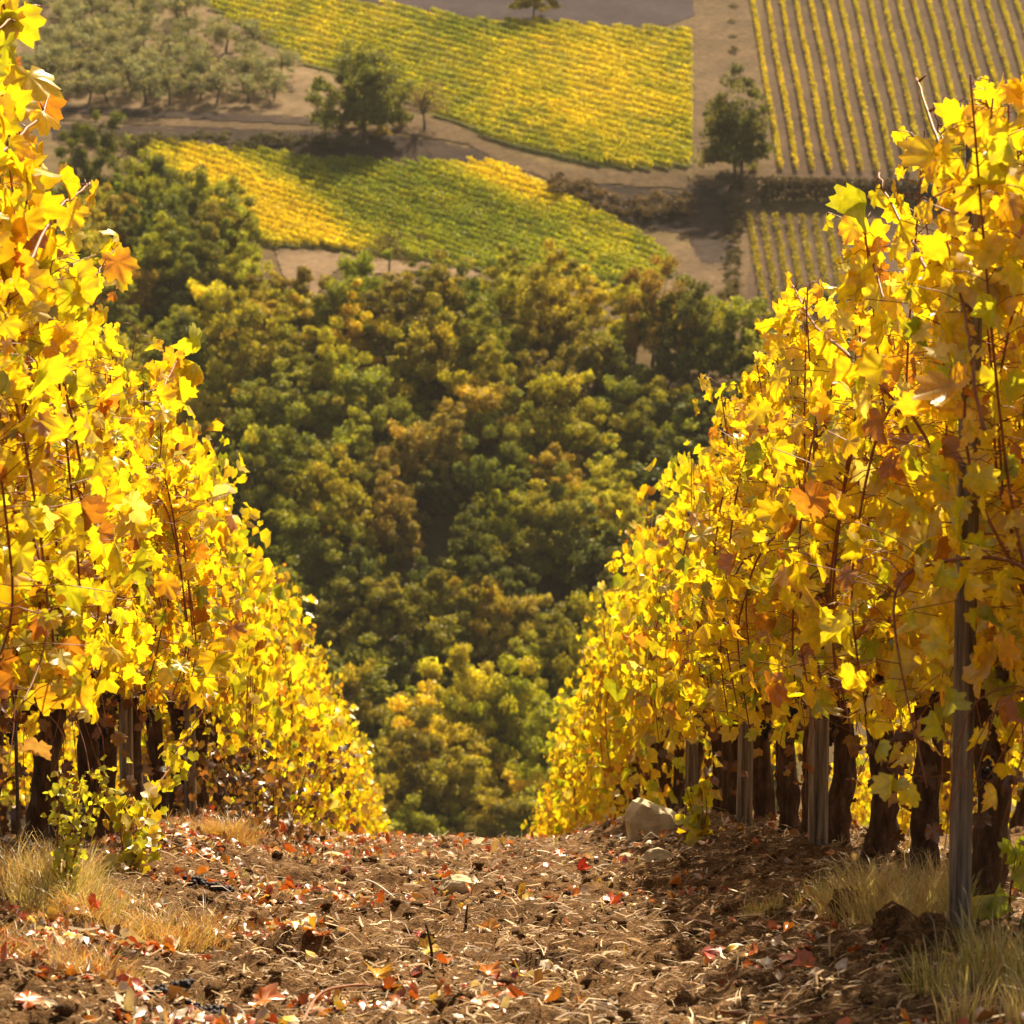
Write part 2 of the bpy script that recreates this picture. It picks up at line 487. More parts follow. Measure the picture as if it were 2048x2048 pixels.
K = 1024/1932.0
def kp(l): return [(x*K, y*K) for x, y in l]
UPPER = kp([(330, -60), (640, -60), (640, 0), (770, 22), (900, 40), (1000, 46), (1180, 55), (1305, 66), (1306, 315), (1180, 321), (1080, 308), (1000, 290), (840, 228), (720, 175), (590, 130), (470, 62), (370, 0)])
LOWER = kp([(225, 270), (330, 278), (420, 285), (600, 305), (760, 312), (935, 314), (1030, 358), (1130, 408), (1200, 445), (1262, 490), (1275, 520), (1200, 545), (1050, 530), (900, 512), (780, 492), (670, 476), (600, 470), (500, 466), (420, 400), (320, 335)])
RIGHT = kp([(1436, -60), (2250, -60), (2250, 352), (1474, 337), (1450, 200), (1440, 100)])
RIGHT2 = kp([(1405, 410), (1560, 412), (1700, 420), (1700, 640), (1400, 640)])
M['grove'] = patch_material('grove_floor', (0.10, 0.068, 0.040), (0.24, 0.165, 0.095), 0.5)
M['shade_strip'] = patch_material('shaded_strip_ground', (0.036, 0.026, 0.032), (0.066, 0.048, 0.054), 0.8)  # purple-dark ground tone that stands in for shade
M['track'] = patch_material('dirt_track', (0.062, 0.040, 0.023), (0.165, 0.110, 0.062), 1.1)
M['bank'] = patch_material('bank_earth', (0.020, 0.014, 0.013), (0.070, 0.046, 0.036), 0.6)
M['field_soil'] = patch_material('field_soil', (0.060, 0.038, 0.026), (0.115, 0.074, 0.050), 0.9)
M['field_green'] = patch_material('field_ground', (0.050, 0.060, 0.015), (0.13, 0.115, 0.03), 0.9)
M['clear'] = patch_material('clearing_earth', (0.11, 0.072, 0.044), (0.25, 0.17, 0.105), 1.0)

drape('grove_ground', kp([(-60, -60), (330, -60), (370, 0), (470, 62), (590, 130), (720, 175), (640, 225), (400, 212), (100, 203), (-60, 200)]), M['grove'], 0.06, seed=1)
drape('upper_field', UPPER, M['field_green'], 0.08, wob=1.2, seed=2)
drape('shaded_strip', kp([(640, -60), (1318, -60), (1312, 28), (1270, 46), (1180, 50), (1000, 40), (900, 34), (770, 16), (640, -4)]), M['shade_strip'], 0.16, wob=1.5, seed=3)  # shade on the upper slope, painted as a dark purple sheet
drape('right_field', RIGHT, M['field_soil'], 0.10, wob=1.0, seed=4)
drape('lower_right_field', RIGHT2, M['field_soil'], 0.10, wob=1.0, seed=5)
drape('lower_field', LOWER, M['field_green'], 0.12, wob=1.2, seed=6)
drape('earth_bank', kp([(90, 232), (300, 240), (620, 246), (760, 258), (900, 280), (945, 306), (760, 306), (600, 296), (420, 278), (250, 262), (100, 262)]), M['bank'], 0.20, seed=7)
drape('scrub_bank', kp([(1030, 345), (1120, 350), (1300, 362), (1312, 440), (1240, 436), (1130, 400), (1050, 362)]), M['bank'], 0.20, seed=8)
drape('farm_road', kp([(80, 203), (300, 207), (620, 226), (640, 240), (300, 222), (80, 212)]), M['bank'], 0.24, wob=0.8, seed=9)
drape('road_verge', kp([(80, 214), (300, 224), (640, 242), (640, 252), (300, 238), (80, 226)]), M['track'], 0.28, wob=0.8, seed=10)
drape('dirt_track', kp([(1308, -60), (1432, -60), (1438, 120), (1452, 250), (1476, 345), (1440, 360), (1420, 430), (1404, 640), (1385, 640), (1370, 480), (1310, 470), (1308, 330)]), M['track'], 0.30, seed=11)
drape('grass_track', kp([(740, 218), (850, 232), (960, 292), (1060, 320), (1300, 330), (1300, 358), (1040, 342), (950, 308), (880, 272), (740, 248)]), M['track'], 0.32, wob=1.2, seed=12)
drape('headland', kp([(1470, 333), (1960, 346), (1960, 362), (1430, 352)]), M['track'], 0.34, wob=0.8, seed=13)
drape('field_edge', kp([(1100, 412), (1200, 440), (1310, 470), (1375, 480), (1392, 640), (1260, 640), (1275, 520), (1262, 488)]), M['track'], 0.36, seed=14)
drape('shadow_patch', [(684, 186), (732, 188), (734, 262), (700, 266), (690, 240)], M['bank'], 0.42, seed=16)  # shadow below the lone tree, painted on as dark bank earth
drape('clearing', kp([(520, 472), (670, 484), (800, 498), (910, 516), (880, 530), (740, 518), (640, 508), (605, 545), (575, 590), (540, 540)]), M['clear'], 0.38, seed=15)

# ------------------------------------------------------------------ distant vine rows
GREEN = np.array([0.21, 0.265, 0.020]); YELL = np.array([0.92, 0.72, 0.010]); YG = np.array([0.54, 0.50, 0.020]); BRN = np.array([0.25, 0.15, 0.05])

def gauss(px, py, cx, cy, sx, sy, rot=0):
    c, s = math.cos(rot), math.sin(rot)
    u = (px-cx)*c+(py-cy)*s; v = -(px-cx)*s+(py-cy)*c
    return np.exp(-(u/sx)**2-(v/sy)**2)

def col_upper(px, py, rng):
    y = 0.40 + 0.55*gauss(px, py, 600, 85, 110, 75) - 0.25*gauss(px, py, 440, 120, 90, 25, 0.35) - 0.30*gauss(px, py, 480, 33, 60, 12) + 0.25*gauss(px, py, 300, 30, 90, 40) - 0.15*gauss(px, py, 580, 155, 120, 18)
    y = y + 0.9*(fbm(px/16, py/9, 71, 3)-0.5) + 0.22*rng.randn(len(px))
    return mixg(y, rng)
def col_lower(px, py, rng):
    y = 0.12 + 1.35*np.maximum(gauss(px, py, 262, 206, 130, 30, 0.52), gauss(px, py, 500, 178, 55, 16, 0.35)) + 0.38*gauss(px, py, 590, 220, 80, 34, 0.5)
    y = y + 0.6*(fbm(px/16, py/9, 72, 3)-0.5) + 0.16*rng.randn(len(px))
    return mixg(y, rng)
def mixg(y, rng):
    y = np.clip(y, 0, 1)[:, None]
    a = np.where(y < 0.5, GREEN+(YG-GREEN)*y*2, YG+(YELL-YG)*(y*2-1))
    br = rng.rand(len(y), 1) < 0.06
    return np.where(br, BRN, a)*(0.8+0.4*rng.rand(len(y), 1))
def col_right(px, py, rng):
    y = 0.66+0.15*gauss(px, py, 790, 100, 60, 90)+0.3*(fbm(px/5, py/12, 73, 2)-0.5)+0.15*rng.randn(len(px))
    return mixg(y, rng)*np.array([.80, .72, .80])
def col_right2(px, py, rng):
    return mixg(0.45+0.2*rng.randn(len(px)), rng)*np.array([.62, .52, .6])

def vine_row_mesh(line_px, dens, width, height, colf, seed, size=(0.16, 0.34), bare=0.12):
    rng = np.random.RandomState(seed)
    P = farhit(line_px[:, 0], line_px[:, 1])
    seg = np.linalg.norm(np.diff(P, axis=0), axis=1); L = seg.sum()
    n = max(12, int(L*dens))
    s = np.sort(rng.rand(n))*L
    cum = np.concatenate([[0], np.cumsum(seg)])
    k = np.clip(np.searchsorted(cum, s)-1, 0, len(seg)-1); t = ((s-cum[k])/(seg[k]+1e-9))[:, None]
    Q = P[k]*(1-t)+P[k+1]*t
    d = norm((P[k+1]-P[k])*np.array([1, 1, 0])); side = np.stack([d[:, 1], -d[:, 0], 0*d[:, 0]], -1)
    hh = height*(0.8+0.4*fbm(s/1.6, s*0+seed, 9, 2))
    z = 0.35+(hh-0.35)*rng.rand(n)**0.75
    off = (rng.rand(n)-0.5)*2*width*np.sqrt(np.clip(1-((z-height*0.55)/(height*0.6))**2, 0.15, 1))
    base = Q.copy(); origin = P[0].copy()
    pos = Q + side*off[:, None]; pos[:, 2] = H(pos[:, 0], pos[:, 1])+z
    pp = proj(base)
    col = colf(pp[:, 0], pp[:, 1], rng)
    N = rdir(n, rng)+np.array([0, -0.3, 0.6]); T = rdir(n, rng)+np.array([0, 0, -0.6])
    mb = MB()
    add_leaves(mb, pos-origin, T, N, size[0]+(size[1]-size[0])*rng.rand(n), col, 3, rng=rng)
    return mb.mesh('vine_row'), origin

def clip_line(poly, p, d, ext=1200, step=1.0):
    t = np.arange(-ext, ext, step)
    X = p[0]+d[0]*t; Y = p[1]+d[1]*t
    ins = inpoly(X, Y, poly)
    if ins.sum() < 6: return []
    idx = np.nonzero(ins)[0]
    runs = np.split(idx, np.nonzero(np.diff(idx) > 3)[0]+1)
    return [np.stack([X[r], Y[r]], -1) for r in runs if len(r) >= 8]

def field_rows(poly, slope, gap, x_ref, y_lo, y_hi, colf, label, group, dens, width=0.34, height=1.1, seed=100):
    k = 0
    for y in np.arange(y_lo, y_hi, gap):
        d = np.array([1, slope]); d = d/np.linalg.norm(d)
        for ln in clip_line(poly, (x_ref, y), d):
            ln = ln.copy(); ln[:, 1] += 1.3*np.sin(ln[:, 0]/28+y)
            if ln[:, 1].max() < -14: continue
            me, org = vine_row_mesh(ln, dens, width, height, colf, seed+k)
            o = link('vine_row', me, M['far_vine'], None, org)
            tag(o, label, 'vine row', group); k += 1

field_rows(UPPER, 0.27, 5.9, 480, -90, 260, col_upper, 'thin slanting row of yellow-green vines in the broad field under the dark shaded strip', 'vine rows in the upper field', 85, seed=1000)
field_rows(LOWER, 0.33, 5.3, 400, 80, 330, col_lower, 'thin slanting row of green and yellow vines in the tongue-shaped field above the wood', 'vine rows in the lower field', 85, seed=2000)

# straight rows up the slope on the right: each a row of its own, counted from the track
ORD = ['first', 'second', 'third', 'fourth', 'fifth', 'sixth', 'seventh', 'eighth', 'ninth', 'tenth', 'eleventh', 'twelfth', 'thirteenth', 'fourteenth', 'fifteenth', 'sixteenth', 'seventeenth', 'eighteenth', 'nineteenth', 'twentieth', 'twenty-first', 'twenty-second', 'twenty-third', 'twenty-fourth']
for k in range(24):
    xb = 781+16.0*k                                   # at the foot of the field
    xt = xb-(28+1.3*k)*1.05                           # at the top of the picture
    yb = 172+0.03*(xb-781)
    yy = np.linspace(-22, yb, 60); xx = xb+(xt-xb)*(yb-yy)/yb
    xx = xx+0.5*np.sin(yy/17+k)
    m_ = (xx < 1034) | (k < 15)
    me, org = vine_row_mesh(np.stack([xx, yy], -1), 44, 0.24, 1.25, col_right, 3000+k, size=(.16, .34))
    o = link('vine_row', me, M['far_vine'], None, org)
    tag(o, '%s straight yellow vine row, counting rightwards from the dirt track' % ORD[k], 'vine row', 'straight vine rows on the upper right slope')
for k in range(8):
    xb = 766+13*k
    yy = np.linspace(218+1.0*k, 338, 34); xx = xb-17+0.17*(yy-218)
    me, org = vine_row_mesh(np.stack([xx, yy], -1), 26, 0.32, 1.25, col_right2, 3100+k)
    o = link('vine_row', me, M['far_vine'], None, org)
    tag(o, '%s dull vine row below the dark hedge, counting from the track' % ORD[k], 'vine row', 'dull vine rows below the hedge')

# ------------------------------------------------------------------ trees
def crown_mesh(seed, wdt=6.5, hgt=6.5, clumps=46, per=70, clump_r=0.95, size=(0.18, 0.36), z0=1.4, lobk=1.0, fill=0.35):
    rng = np.random.RandomState(seed)
    mb = MB()
    d = rdir(clumps, rng); d[:, 2] = np.abs(d[:, 2])*1.25-0.35
    d = norm(d)
    rr = np.where(rng.rand(clumps) < fill, 0.25+0.5*rng.rand(clumps), 0.66+0.46*rng.rand(clumps)**1.5)
    lob = 1+0.22*np.sin(2*np.arctan2(d[:, 1], d[:, 0])+rng.uniform(0, 6))+0.14*np.sin(3*np.arctan2(d[:, 1], d[:, 0])+rng.uniform(0, 6)); rr = rr*(1+lobk*(lob-1))
    hz = hgt-z0
    cen = np.stack([d[:, 0]*rr*wdt*0.5, d[:, 1]*rr*wdt*0.5, z0+hz*0.40+d[:, 2]*rr*hz*0.60], -1)
    for i in range(clumps):
        n = int(per*(0.6+0.8*rng.rand()))
        cr = clump_r*(0.65+0.7*rng.rand())
        u = rdir(n, rng); u[:, 2] = u[:, 2]*0.8+0.15
        pr = cr*rng.rand(n)**0.45
        P = cen[i]+u*pr[:, None]*np.array([1, 1, 0.85])
        N = u+rdir(n, rng)*0.7+np.array([0, 0, 0.35]); T = rdir(n, rng)+np.array([0, 0, -0.5])
        cb = 0.36+0.26*rng.rand()
        v = cb*(0.7+0.6*rng.rand(n))
        warm = (0.85+0.3*rng.rand())
        col = np.stack([v*warm**0.6, v, v*0.9/warm], -1)
        add_leaves(mb, P, T, N, size[0]+(size[1]-size[0])*rng.rand(n), col, 3, rng=rng)
    return mb.mesh('crown'), cen

def trunk_mesh(seed, hgt, cen, r=0.16, limbs=9, z0=1.4, forks=1):
    rng = np.random.RandomState(seed+5)
    mb = MB()
    top = np.array([rng.randn()*0.2, rng.randn()*0.2, z0+0.35*(hgt-z0)])
    for f in range(forks):
        bx = 0 if forks == 1 else (f-(forks-1)/2)*0.6
        tt = top+np.array([bx*2.4, 0, 0])
        pts = spline([(bx, 0, -0.5), (bx+rng.randn()*0.1, rng.randn()*0.1, z0*0.6), tt*0.7+np.array([0, 0, 0.2*z0]), tt, tt+np.array([0, 0, 0.3*(hgt-z0)])], 9)
        tube(mb, pts, np.linspace(r*1.25, r*0.25, 9), 7, rough=0.12, rng=rng)
    for i in rng.permutation(len(cen))[:limbs]:
        a = top*(0.75+0.35*rng.rand()); c = cen[i]
        mid = (a+c)/2+np.array([0, 0, 0.2])
        tube(mb, spline([a, mid, c], 5), np.linspace(r*0.45, r*0.10, 5), 5, rng=rng)
    return mb.mesh('trunk')

def tree_proto(name, seed, wdt, hgt, **kw):
    tk = {k: kw.pop(k) for k in ('r', 'limbs', 'forks') if k in kw}
    me, cen = crown_mesh(seed, wdt, hgt, **kw)
    tm = trunk_mesh(seed, hgt, cen, z0=kw.get('z0', 1.4), **tk)
    return name, me, tm

def plant_tree(proto, loc, rz, sc, color, label, cat, group=None):
    name, me, tm = proto
    root = empty(name, loc, rz); root.scale = sc
    tr = link('trunk', tm, M['tree_bark'], root)
    cr = link('crown', me, M['tree_leaf'], root); cr.color = (*color, 1)
    tag(root, label, cat, group)
    return root

OAKS = [tree_proto('oak_tree', 300+k, 6.6+0.5*(k % 3), 7.0+0.6*(k % 4), clumps=58+5*(k % 5), per=170, clump_r=0.72, size=(.14, .31), z0=0.4, fill=0.25) for k in range(8)]
KINDS = [('dark green', (0.165, 0.170, 0.026)), ('olive green', (0.30, 0.275, 0.030)), ('yellow-green', (0.46, 0.39, 0.028)), ('russet brown', (0.38, 0.275, 0.048)), ('golden yellow', (0.70, 0.55, 0.025))]
ybx = np.array([-80, 60, 130, 165, 205, 245, 275, 300, 340, 400, 470, 640, 700, 760, 860, 1100])
yby = np.array([178, 178, 200, 228, 262, 292, 318, 334, 322, 318, 310, 322, 362, 388, 405, 420])

def zone(x, y):
    if y > 760: return 'at the foot of the wooded slope between the two near rows'
    if x < 290 and y < 470: return 'on the upper left of the wooded slope'
    if y < 420: return 'along the top edge of the wood below the fields'
    if x < 420: return 'on the left flank of the wood beside the left vine row'
    if x > 590: return 'on the right flank of the wood beside the right vine row'
    if y < 590: return 'in the upper middle of the wood'
    return 'in the lower middle of the wood'

rng = np.random.RandomState(11)
cand = []
yy = 224.0; rowi = 0
while yy < 352:
    stepx = 5.0
    for x in np.arange(-62, 62, stepx):
        cand.append((x+(rowi % 2)*stepx/2+rng.uniform(-1.5, 1.5), yy+rng.uniform(-1.8, 1.8)))
    yy += 4.9; rowi += 1
cnt = 0
for (x, y) in cand:
    z = float(H(x, y)); p = proj(np.array([x, y, z]))
    if p[0] < -90 or p[0] > 905 or p[1] > 925: continue
    if p[1] < np.interp(p[0], ybx, yby): continue
    if p[0] > 780 and p[1] > 470: continue
    if p[0] < 60 and p[1] > 560: continue
    g = 0.42+1.3*(fbm(x/13, y/13, 90, 3)-0.5)+0.16*rng.randn()
    # the wood turns yellow low down on the right and in one streak half way up
    g += 0.75*gauss(p[0], p[1]-35, 500, 750, 70, 55) + 0.35*gauss(p[0], p[1]-35, 400, 770, 60, 45) + 0.22*gauss(p[0], p[1]-35, 560, 480, 70, 45) + 0.20*gauss(p[0], p[1]-30, 240, 280, 45, 40) + 0.12*gauss(p[0], p[1]-30, 560, 300, 200, 35)
    k = 0 if g < 0.30 else 1 if g < 0.60 else 2 if g < 0.86 else 4
    if rng.rand() < 0.08 and k < 2: k = 3
    kn, kc = KINDS[k]
    kc = np.array(kc)*(0.82+0.36*rng.rand())*(1+0.07*rng.randn(3))
    s = (0.80+0.42*rng.rand())*(0.72 if p[1] < 345 and p[0] > 250 else 1.0)
    pr = OAKS[rng.randint(len(OAKS))]
    zn = zone(p[0], p[1]-40)
    plant_tree(pr, (x, y, z), rng.uniform(0, 6.28), (s*rng.uniform(.85, 1.15), s*rng.uniform(.85, 1.15), s*rng.uniform(.85, 1.35)), kc,
               '%s autumn oak %s' % (kn, zn), 'tree', '%s oaks %s' % (kn, zn))
    cnt += 1
print('oaks', cnt)

# single trees among the fields
def at_far(px, py): return farhit([px], [py])[0]
big = tree_proto('field_tree', 401, 12.4, 11.6, clumps=150, per=120, clump_r=1.15, size=(.22, .46), z0=-1.0, r=0.32, lobk=.3)
plant_tree(big, at_far(364, 140), 0.4, (1, 1, 1.0), (0.20, 0.20, 0.045), 'large round dark green tree standing where farm road meets the upper vineyard', 'tree')
bare = tree_proto('bare_tree', 402, 7.8, 6.8, clumps=60, per=30, clump_r=0.9, size=(.10, .22), z0=0.8, r=0.17, limbs=40)
plant_tree(bare, at_far(424, 131), 0.4, (1, 1, 1), (0.27, 0.17, 0.115), 'half-bare pinkish brown tree just right of the large round tree', 'tree')
lone = tree_proto('lone_tree', 403, 9.6, 13.0, clumps=110, per=110, clump_r=1.2, size=(.25, .5), z0=-0.6, r=0.24, limbs=12, forks=2, lobk=.35)
plant_tree(lone, at_far(737, 184), 0.2, (1, 1, 0.98), (0.18, 0.17, 0.045), 'dark tree with twin trunks standing on the dirt track between two vineyards', 'tree')
thin = tree_proto('thin_tree', 404, 6.0, 7.0, clumps=28, per=32, clump_r=0.8, z0=1.8, r=0.14, limbs=14)
plant_tree(thin, at_far(389, 290), 0.9, (1, 1, 1.05), (0.16, 0.12, 0.03), 'sparse brownish tree standing in the bare clearing above the wood', 'tree')
plant_tree(OAKS[2], at_far(533, 20), 0.9, (1.0, 1.0, 0.8), (0.34, 0.28, 0.04), 'yellow-green tree alone on the dark shaded strip at top', 'tree')

plant_tree(OAKS[4], at_far(398, 846), 1.9, (.55, .55, .55), (0.62, 0.34, 0.035), 'low orange-brown oak at the valley bottom, just right of the left row end', 'tree')
plant_tree(OAKS[1], at_far(470, 812), 0.7, (.9, .9, .95), (0.66, 0.52, 0.03), 'bright golden oak low in the gap between the rows, beside the right row', 'tree')
plant_tree(OAKS[6], at_far(500, 790), 2.7, (.8, .8, .95), (0.58, 0.48, 0.03), 'second golden oak in the gap, touching the edge of the right row', 'tree')

# olives
OLIVES = [tree_proto('olive_tree', 500+k, 4.6, 4.4, clumps=26, per=70, clump_r=0.8, size=(.14, .28), z0=0.5, r=0.15, limbs=7) for k in range(4)]
OL = kp([(30, -30), (330, -30), (370, 10), (470, 75), (575, 135), (600, 215), (400, 203), (60, 196)])
n = 0
rng = np.random.RandomState(3)
for gy in np.arange(-10, 112, 12.5):
    for gx in np.arange(20, 330, 27):
        x = gx+rng.uniform(-7, 7)+(gy*0.7) % 20; y = gy+rng.uniform(-3, 3)
        if not inpoly(np.array([x]), np.array([y]), OL)[0] or rng.rand() < 0.22: continue
        s = rng.uniform(0.8, 1.35)
        zl = 'in the front rank along the farm road' if y > 88 else 'high on the slope, nearest the top left' if y < 40 else 'in the middle of the grove'
        plant_tree(OLIVES[n % 4], at_far(x, y), rng.uniform(0, 6), (s, s, s*rng.uniform(.9, 1.1)), np.array((0.27, 0.25, 0.155))*rng.uniform(.85, 1.25),
                   'small grey-green olive tree %s' % zl, 'olive tree', 'olive trees %s' % zl)
        n += 1
print('olives', n)

# scrub on the banks, the hedge, shrubs along the track
SHRUBS = [crown_mesh(600+k, 3.4, 2.2, clumps=16, per=45, clump_r=0.6, size=(.14, .30), z0=0.1)[0] for k in range(4)]
def shrub(px, py, s, color, label, group, name='shrub', sq=1.0):
    me = SHRUBS[rng.randint(4)]
    o = link(name, me, M['tree_leaf'], None, at_far(px, py)); o.color = (*color, 1)
    o.rotation_euler = (0, 0, rng.uniform(0, 6)); o.scale = (s, s, s*sq)
    tag(o, label, 'shrub', group); return o
for x in np.arange(70, 352, 17):
    shrub(x+rng.uniform(-5, 5), 140+rng.uniform(-4, 9)+0.03*x, rng.uniform(.7, 1.3), np.array((0.10, 0.085, 0.035))*rng.uniform(.7, 1.5), 'low dark scrub bush on the earth bank below the farm road', 'scrub bushes below the farm road', sq=.8)
shrub(382, 139, 0.75, (0.50, 0.36, 0.03), 'small bright yellow bush at the foot of the large round tree', None)
for x in np.arange(556, 690, 14):
    y = np.interp(x, [550, 600, 690], [188, 206, 214])
    for _ in range(2):
        shrub(x+rng.uniform(-5, 5), y+rng.uniform(-6, 10), rng.uniform(.7, 1.25), np.array((0.135, 0.085, 0.048))*rng.uniform(.7, 1.3), 'brown scrub bush on the dark bank right of the lower field', 'scrub bushes right of the lower field', sq=.8)
for y in np.arange(192, 320, 11):
    shrub(733-0.02*(y-190)+rng.uniform(-4, 4), y, rng.uniform(.55, .95), np.array((0.105, 0.080, 0.036))*rng.uniform(.7, 1.4), 'dark weedy bush in the line down the middle of the track', 'weedy bushes along the track', sq=1.0)
for y in np.arange(8, 62, 15):
    shrub(733+rng.uniform(-3, 3), y, rng.uniform(.35, .6), np.array((0.13, 0.10, 0.045))*rng.uniform(.8, 1.3), 'small brown weed clump on the track above the twin-trunked tree', 'weed clumps on the upper track', sq=.8)
hb = MB()
hp = farhit(np.linspace(764, 1000, 60), 200+0.02*(np.linspace(764, 1000, 60)-764))
horg = hp[0].copy()
for i in range(60):
    n = 170
    P = hp[i]-horg+rng.randn(n, 3)*np.array([0.5, 0.75, 0]); P[:, 2] += 0.2+2.6*rng.rand(n)**0.8
    col = np.stack([0.5*(0.6+0.7*rng.rand(n))]*3, -1)*np.array([1.05, 1.0, 0.95])
    add_leaves(hb, P, rdir(n), rdir(n)+np.array([0, -.3, .5]), 0.2+0.25*rng.rand(n), col, 3)
hd = link('hedge', hb.mesh('hedge'), M['tree_leaf'], None, horg); hd.color = (0.085, 0.058, 0.034, 1)
tag(hd, 'long dark brown hedge below the straight rows on the right slope', 'hedge')

# ------------------------------------------------------------------ grape vines
PAL = np.array([(0.88, 0.66, 0.022), (0.88, 0.57, 0.022), (0.76, 0.64, 0.030), (0.56, 0.56, 0.030), (0.86, 0.46, 0.030), (0.52, 0.21, 0.035), (0.88, 0.72, 0.26), (0.36, 0.40, 0.025)])
def leaf_colors(n, z, zt, rng, cane_bias):
    f = np.clip((z-0.5)/(zt-0.5), 0, 1)
    mid = np.exp(-((f-.38)/.26)**2)
    wts = np.stack([0.36+0.15*f, 0.17+0*f, 0.22+0*f, 0.15-0.04*f, 0.05+0.045*mid, 0.03+0.06*mid, 0.035+0*f, 0.05-0.03*f], -1)
    wts = wts*(0.35+cane_bias)
    cs = np.cumsum(wts, -1); cs /= cs[:, -1:]
    k = (rng.rand(n, 1) > cs).sum(-1)
    c = PAL[np.clip(k, 0, 7)]*(0.82+0.34*rng.rand(n, 1))
    eg = np.where(rng.rand(n, 1) < 0.5, np.array([0.62, 0.22, 0.03]), np.array([0.80, 0.58, 0.03]))
    ew = np.where(rng.rand(n) < 0.35, 0.3+0.6*rng.rand(n), 0.0)
    return c, eg, ew

def vine_parts(seed, h, zlo, lod, ncane=11, width=0.22, span=0.46, dense=1.0, lsize=(0.036, 0.105)):
    rng = np.random.RandomState(seed)
    trunk = MB()
    hd = np.array([rng.uniform(-.035, .035), rng.uniform(-.05, .05), rng.uniform(.56, .68)])
    sides = 12 if lod == 0 else 8
    nr = 16 if lod == 0 else 9
    pts = spline([(0, 0, -0.10), (rng.uniform(-.03, .03), rng.uniform(-.03, .03), .12), (rng.uniform(-.03, .03), rng.uniform(-.03, .03), .34), hd], nr)
    r0 = rng.uniform(.044, .058)
    rad = r0*(1.25-0.45*np.linspace(0, 1, nr)+0.35*np.exp(-((np.linspace(0, 1, nr)-1)/.12)**2))*(1+0.07*rng.randn(nr))
    tube(trunk, pts, rad, sides, rough=0.13, rng=rng)
    for s in (-1, 1):
        a = spline([hd-np.array([0, 0, .05]), hd+np.array([rng.uniform(-.03, .03), s*.15, .06]), hd+np.array([rng.uniform(-.04, .04), s*span*.95, .07+rng.uniform(-.03, .05)])], 8)
        tube(trunk, a, np.linspace(.032, .014, 8), 7, rough=0.22, rng=rng)
    canes = []; paths = []
    LP, LT_, LN, LS, LC, LE, LW = [], [], [], [], [], [], []
    pet = MB()
    for c in range(ncane):
        y0 = np.clip(-span+2*span*(c+.5)/ncane+rng.uniform(-.06, .06), -span, span)
        low = c % 4 == 3
        top = h*(1-.22*rng.rand()**1.6) if not low else h*rng.uniform(.45, .75)
        xo = rng.uniform(-1, 1)*width
        st = np.array([rng.uniform(-.03, .03), y0, hd[2]+.08])
        if low:                                    # a cane that arches over and hangs
            sx = rng.choice([-1, 1])
            cp = [st, st+np.array([sx*.10, rng.uniform(-.1, .1), .35]), np.array([sx*width*1.4, y0+rng.uniform(-.15, .15), max(.9, top)]),
                  np.array([sx*width*1.9, y0+rng.uniform(-.2, .2), .9]), np.array([sx*width*1.7, y0+rng.uniform(-.2, .2), max(zlo, .35)])]
        else:
            cp = [st, st+np.array([xo*.5, rng.uniform(-.06, .06), .3]), np.array([xo+rng.uniform(-.06, .06), y0+rng.uniform(-.14, .14), top*.62]), np.array([xo*1.1+rng.uniform(-.12, .12), y0+rng.uniform(-.2, .2), top])]
        P = spline(cp, 26)
        mb = MB()
        tube(mb, P[::2] if lod else P, np.linspace(.0068, .0026, len(P[::2]) if lod else 26), 5 if lod == 0 else 4, rng=rng)
        bias = np.ones(8)+rng.gamma(1.0, 0.45, 8)
        seg = np.linalg.norm(np.diff(P, axis=0), axis=1); cum = np.concatenate([[0], np.cumsum(seg)]); L = cum[-1]
        s = np.arange(.04, L, .040/dense); s = s+rng.uniform(-.02, .02, len(s)); s = np.clip(s, 0, L-1e-4)
        k = np.clip(np.searchsorted(cum, s)-1, 0, len(seg)-1); t = ((s-cum[k])/seg[k])[:, None]
        Q = P[k]*(1-t)+P[k+1]*t
        reps = [0.0]+([1.0] if True else [])
        for rp in reps:
            q = Q if rp == 0 else Q[rng.rand(len(Q)) < 0.72]
            n = len(q)
            az = rng.uniform(0, 2*pi, n)
            sx = np.where(rng.rand(n) < .5, -1, 1)
            out = norm(np.stack([sx*(.45+.6*rng.rand(n)), rng.uniform(-.8, .8, n), rng.uniform(-.15, .5, n)], -1))
            ln = (.05+.09*rng.rand(n))*(1+1.0*rp*rng.rand(n)*1.3)*np.where(q[:, 2] > h*.78, .55, 1)
            A = q+out*ln[:, None]
            keep = A[:, 2] > zlo
            q, out, A = q[keep], out[keep], A[keep]; n = len(q)
            if n == 0: continue
            if lod == 0:
                for i in range(n):
                    if rng.rand() < .6 or A[i, 2] > h*.85: tube(mb, [q[i], (q[i]+A[i])/2+np.array([0, 0, .012]), A[i]], .0016, 3, rng=rng)
            N = out*1.0+np.array([0, 0, .30])+rng.randn(n, 3)*.45
            T = np.array([0, 0, -1.05])+out*.25+rng.randn(n, 3)*.38
            c_, e_, w_ = leaf_colors(n, A[:, 2], h, rng, bias)
            LP.append(A); LT_.append(T); LN.append(N); LC.append(c_); LE.append(e_); LW.append(w_)
            LS.append(lsize[0]+(lsize[1]-lsize[0])*rng.rand(n)**1.3)
        canes.append(mb); paths.append(P)
    # leaves hanging low around the head of the trunk
    n = int(26*dense*(1.6 if zlo < .3 else 1))
    A = np.stack([rng.randn(n)*.16, rng.uniform(-span, span, n), zlo+(.8-zlo)*rng.rand(n)], -1)
    out = norm(np.stack([np.sign(A[:, 0])*.8, rng.uniform(-.6, .6, n), rng.uniform(-.1, .4, n)], -1))
    c_, e_, w_ = leaf_colors(n, A[:, 2], h, rng, np.ones(8))
    LP.append(A); LT_.append(np.array([0, 0, -.9])+rng.randn(n, 3)*.35); LN.append(out+np.array([0, 0, .3])+rng.randn(n, 3)*.4)
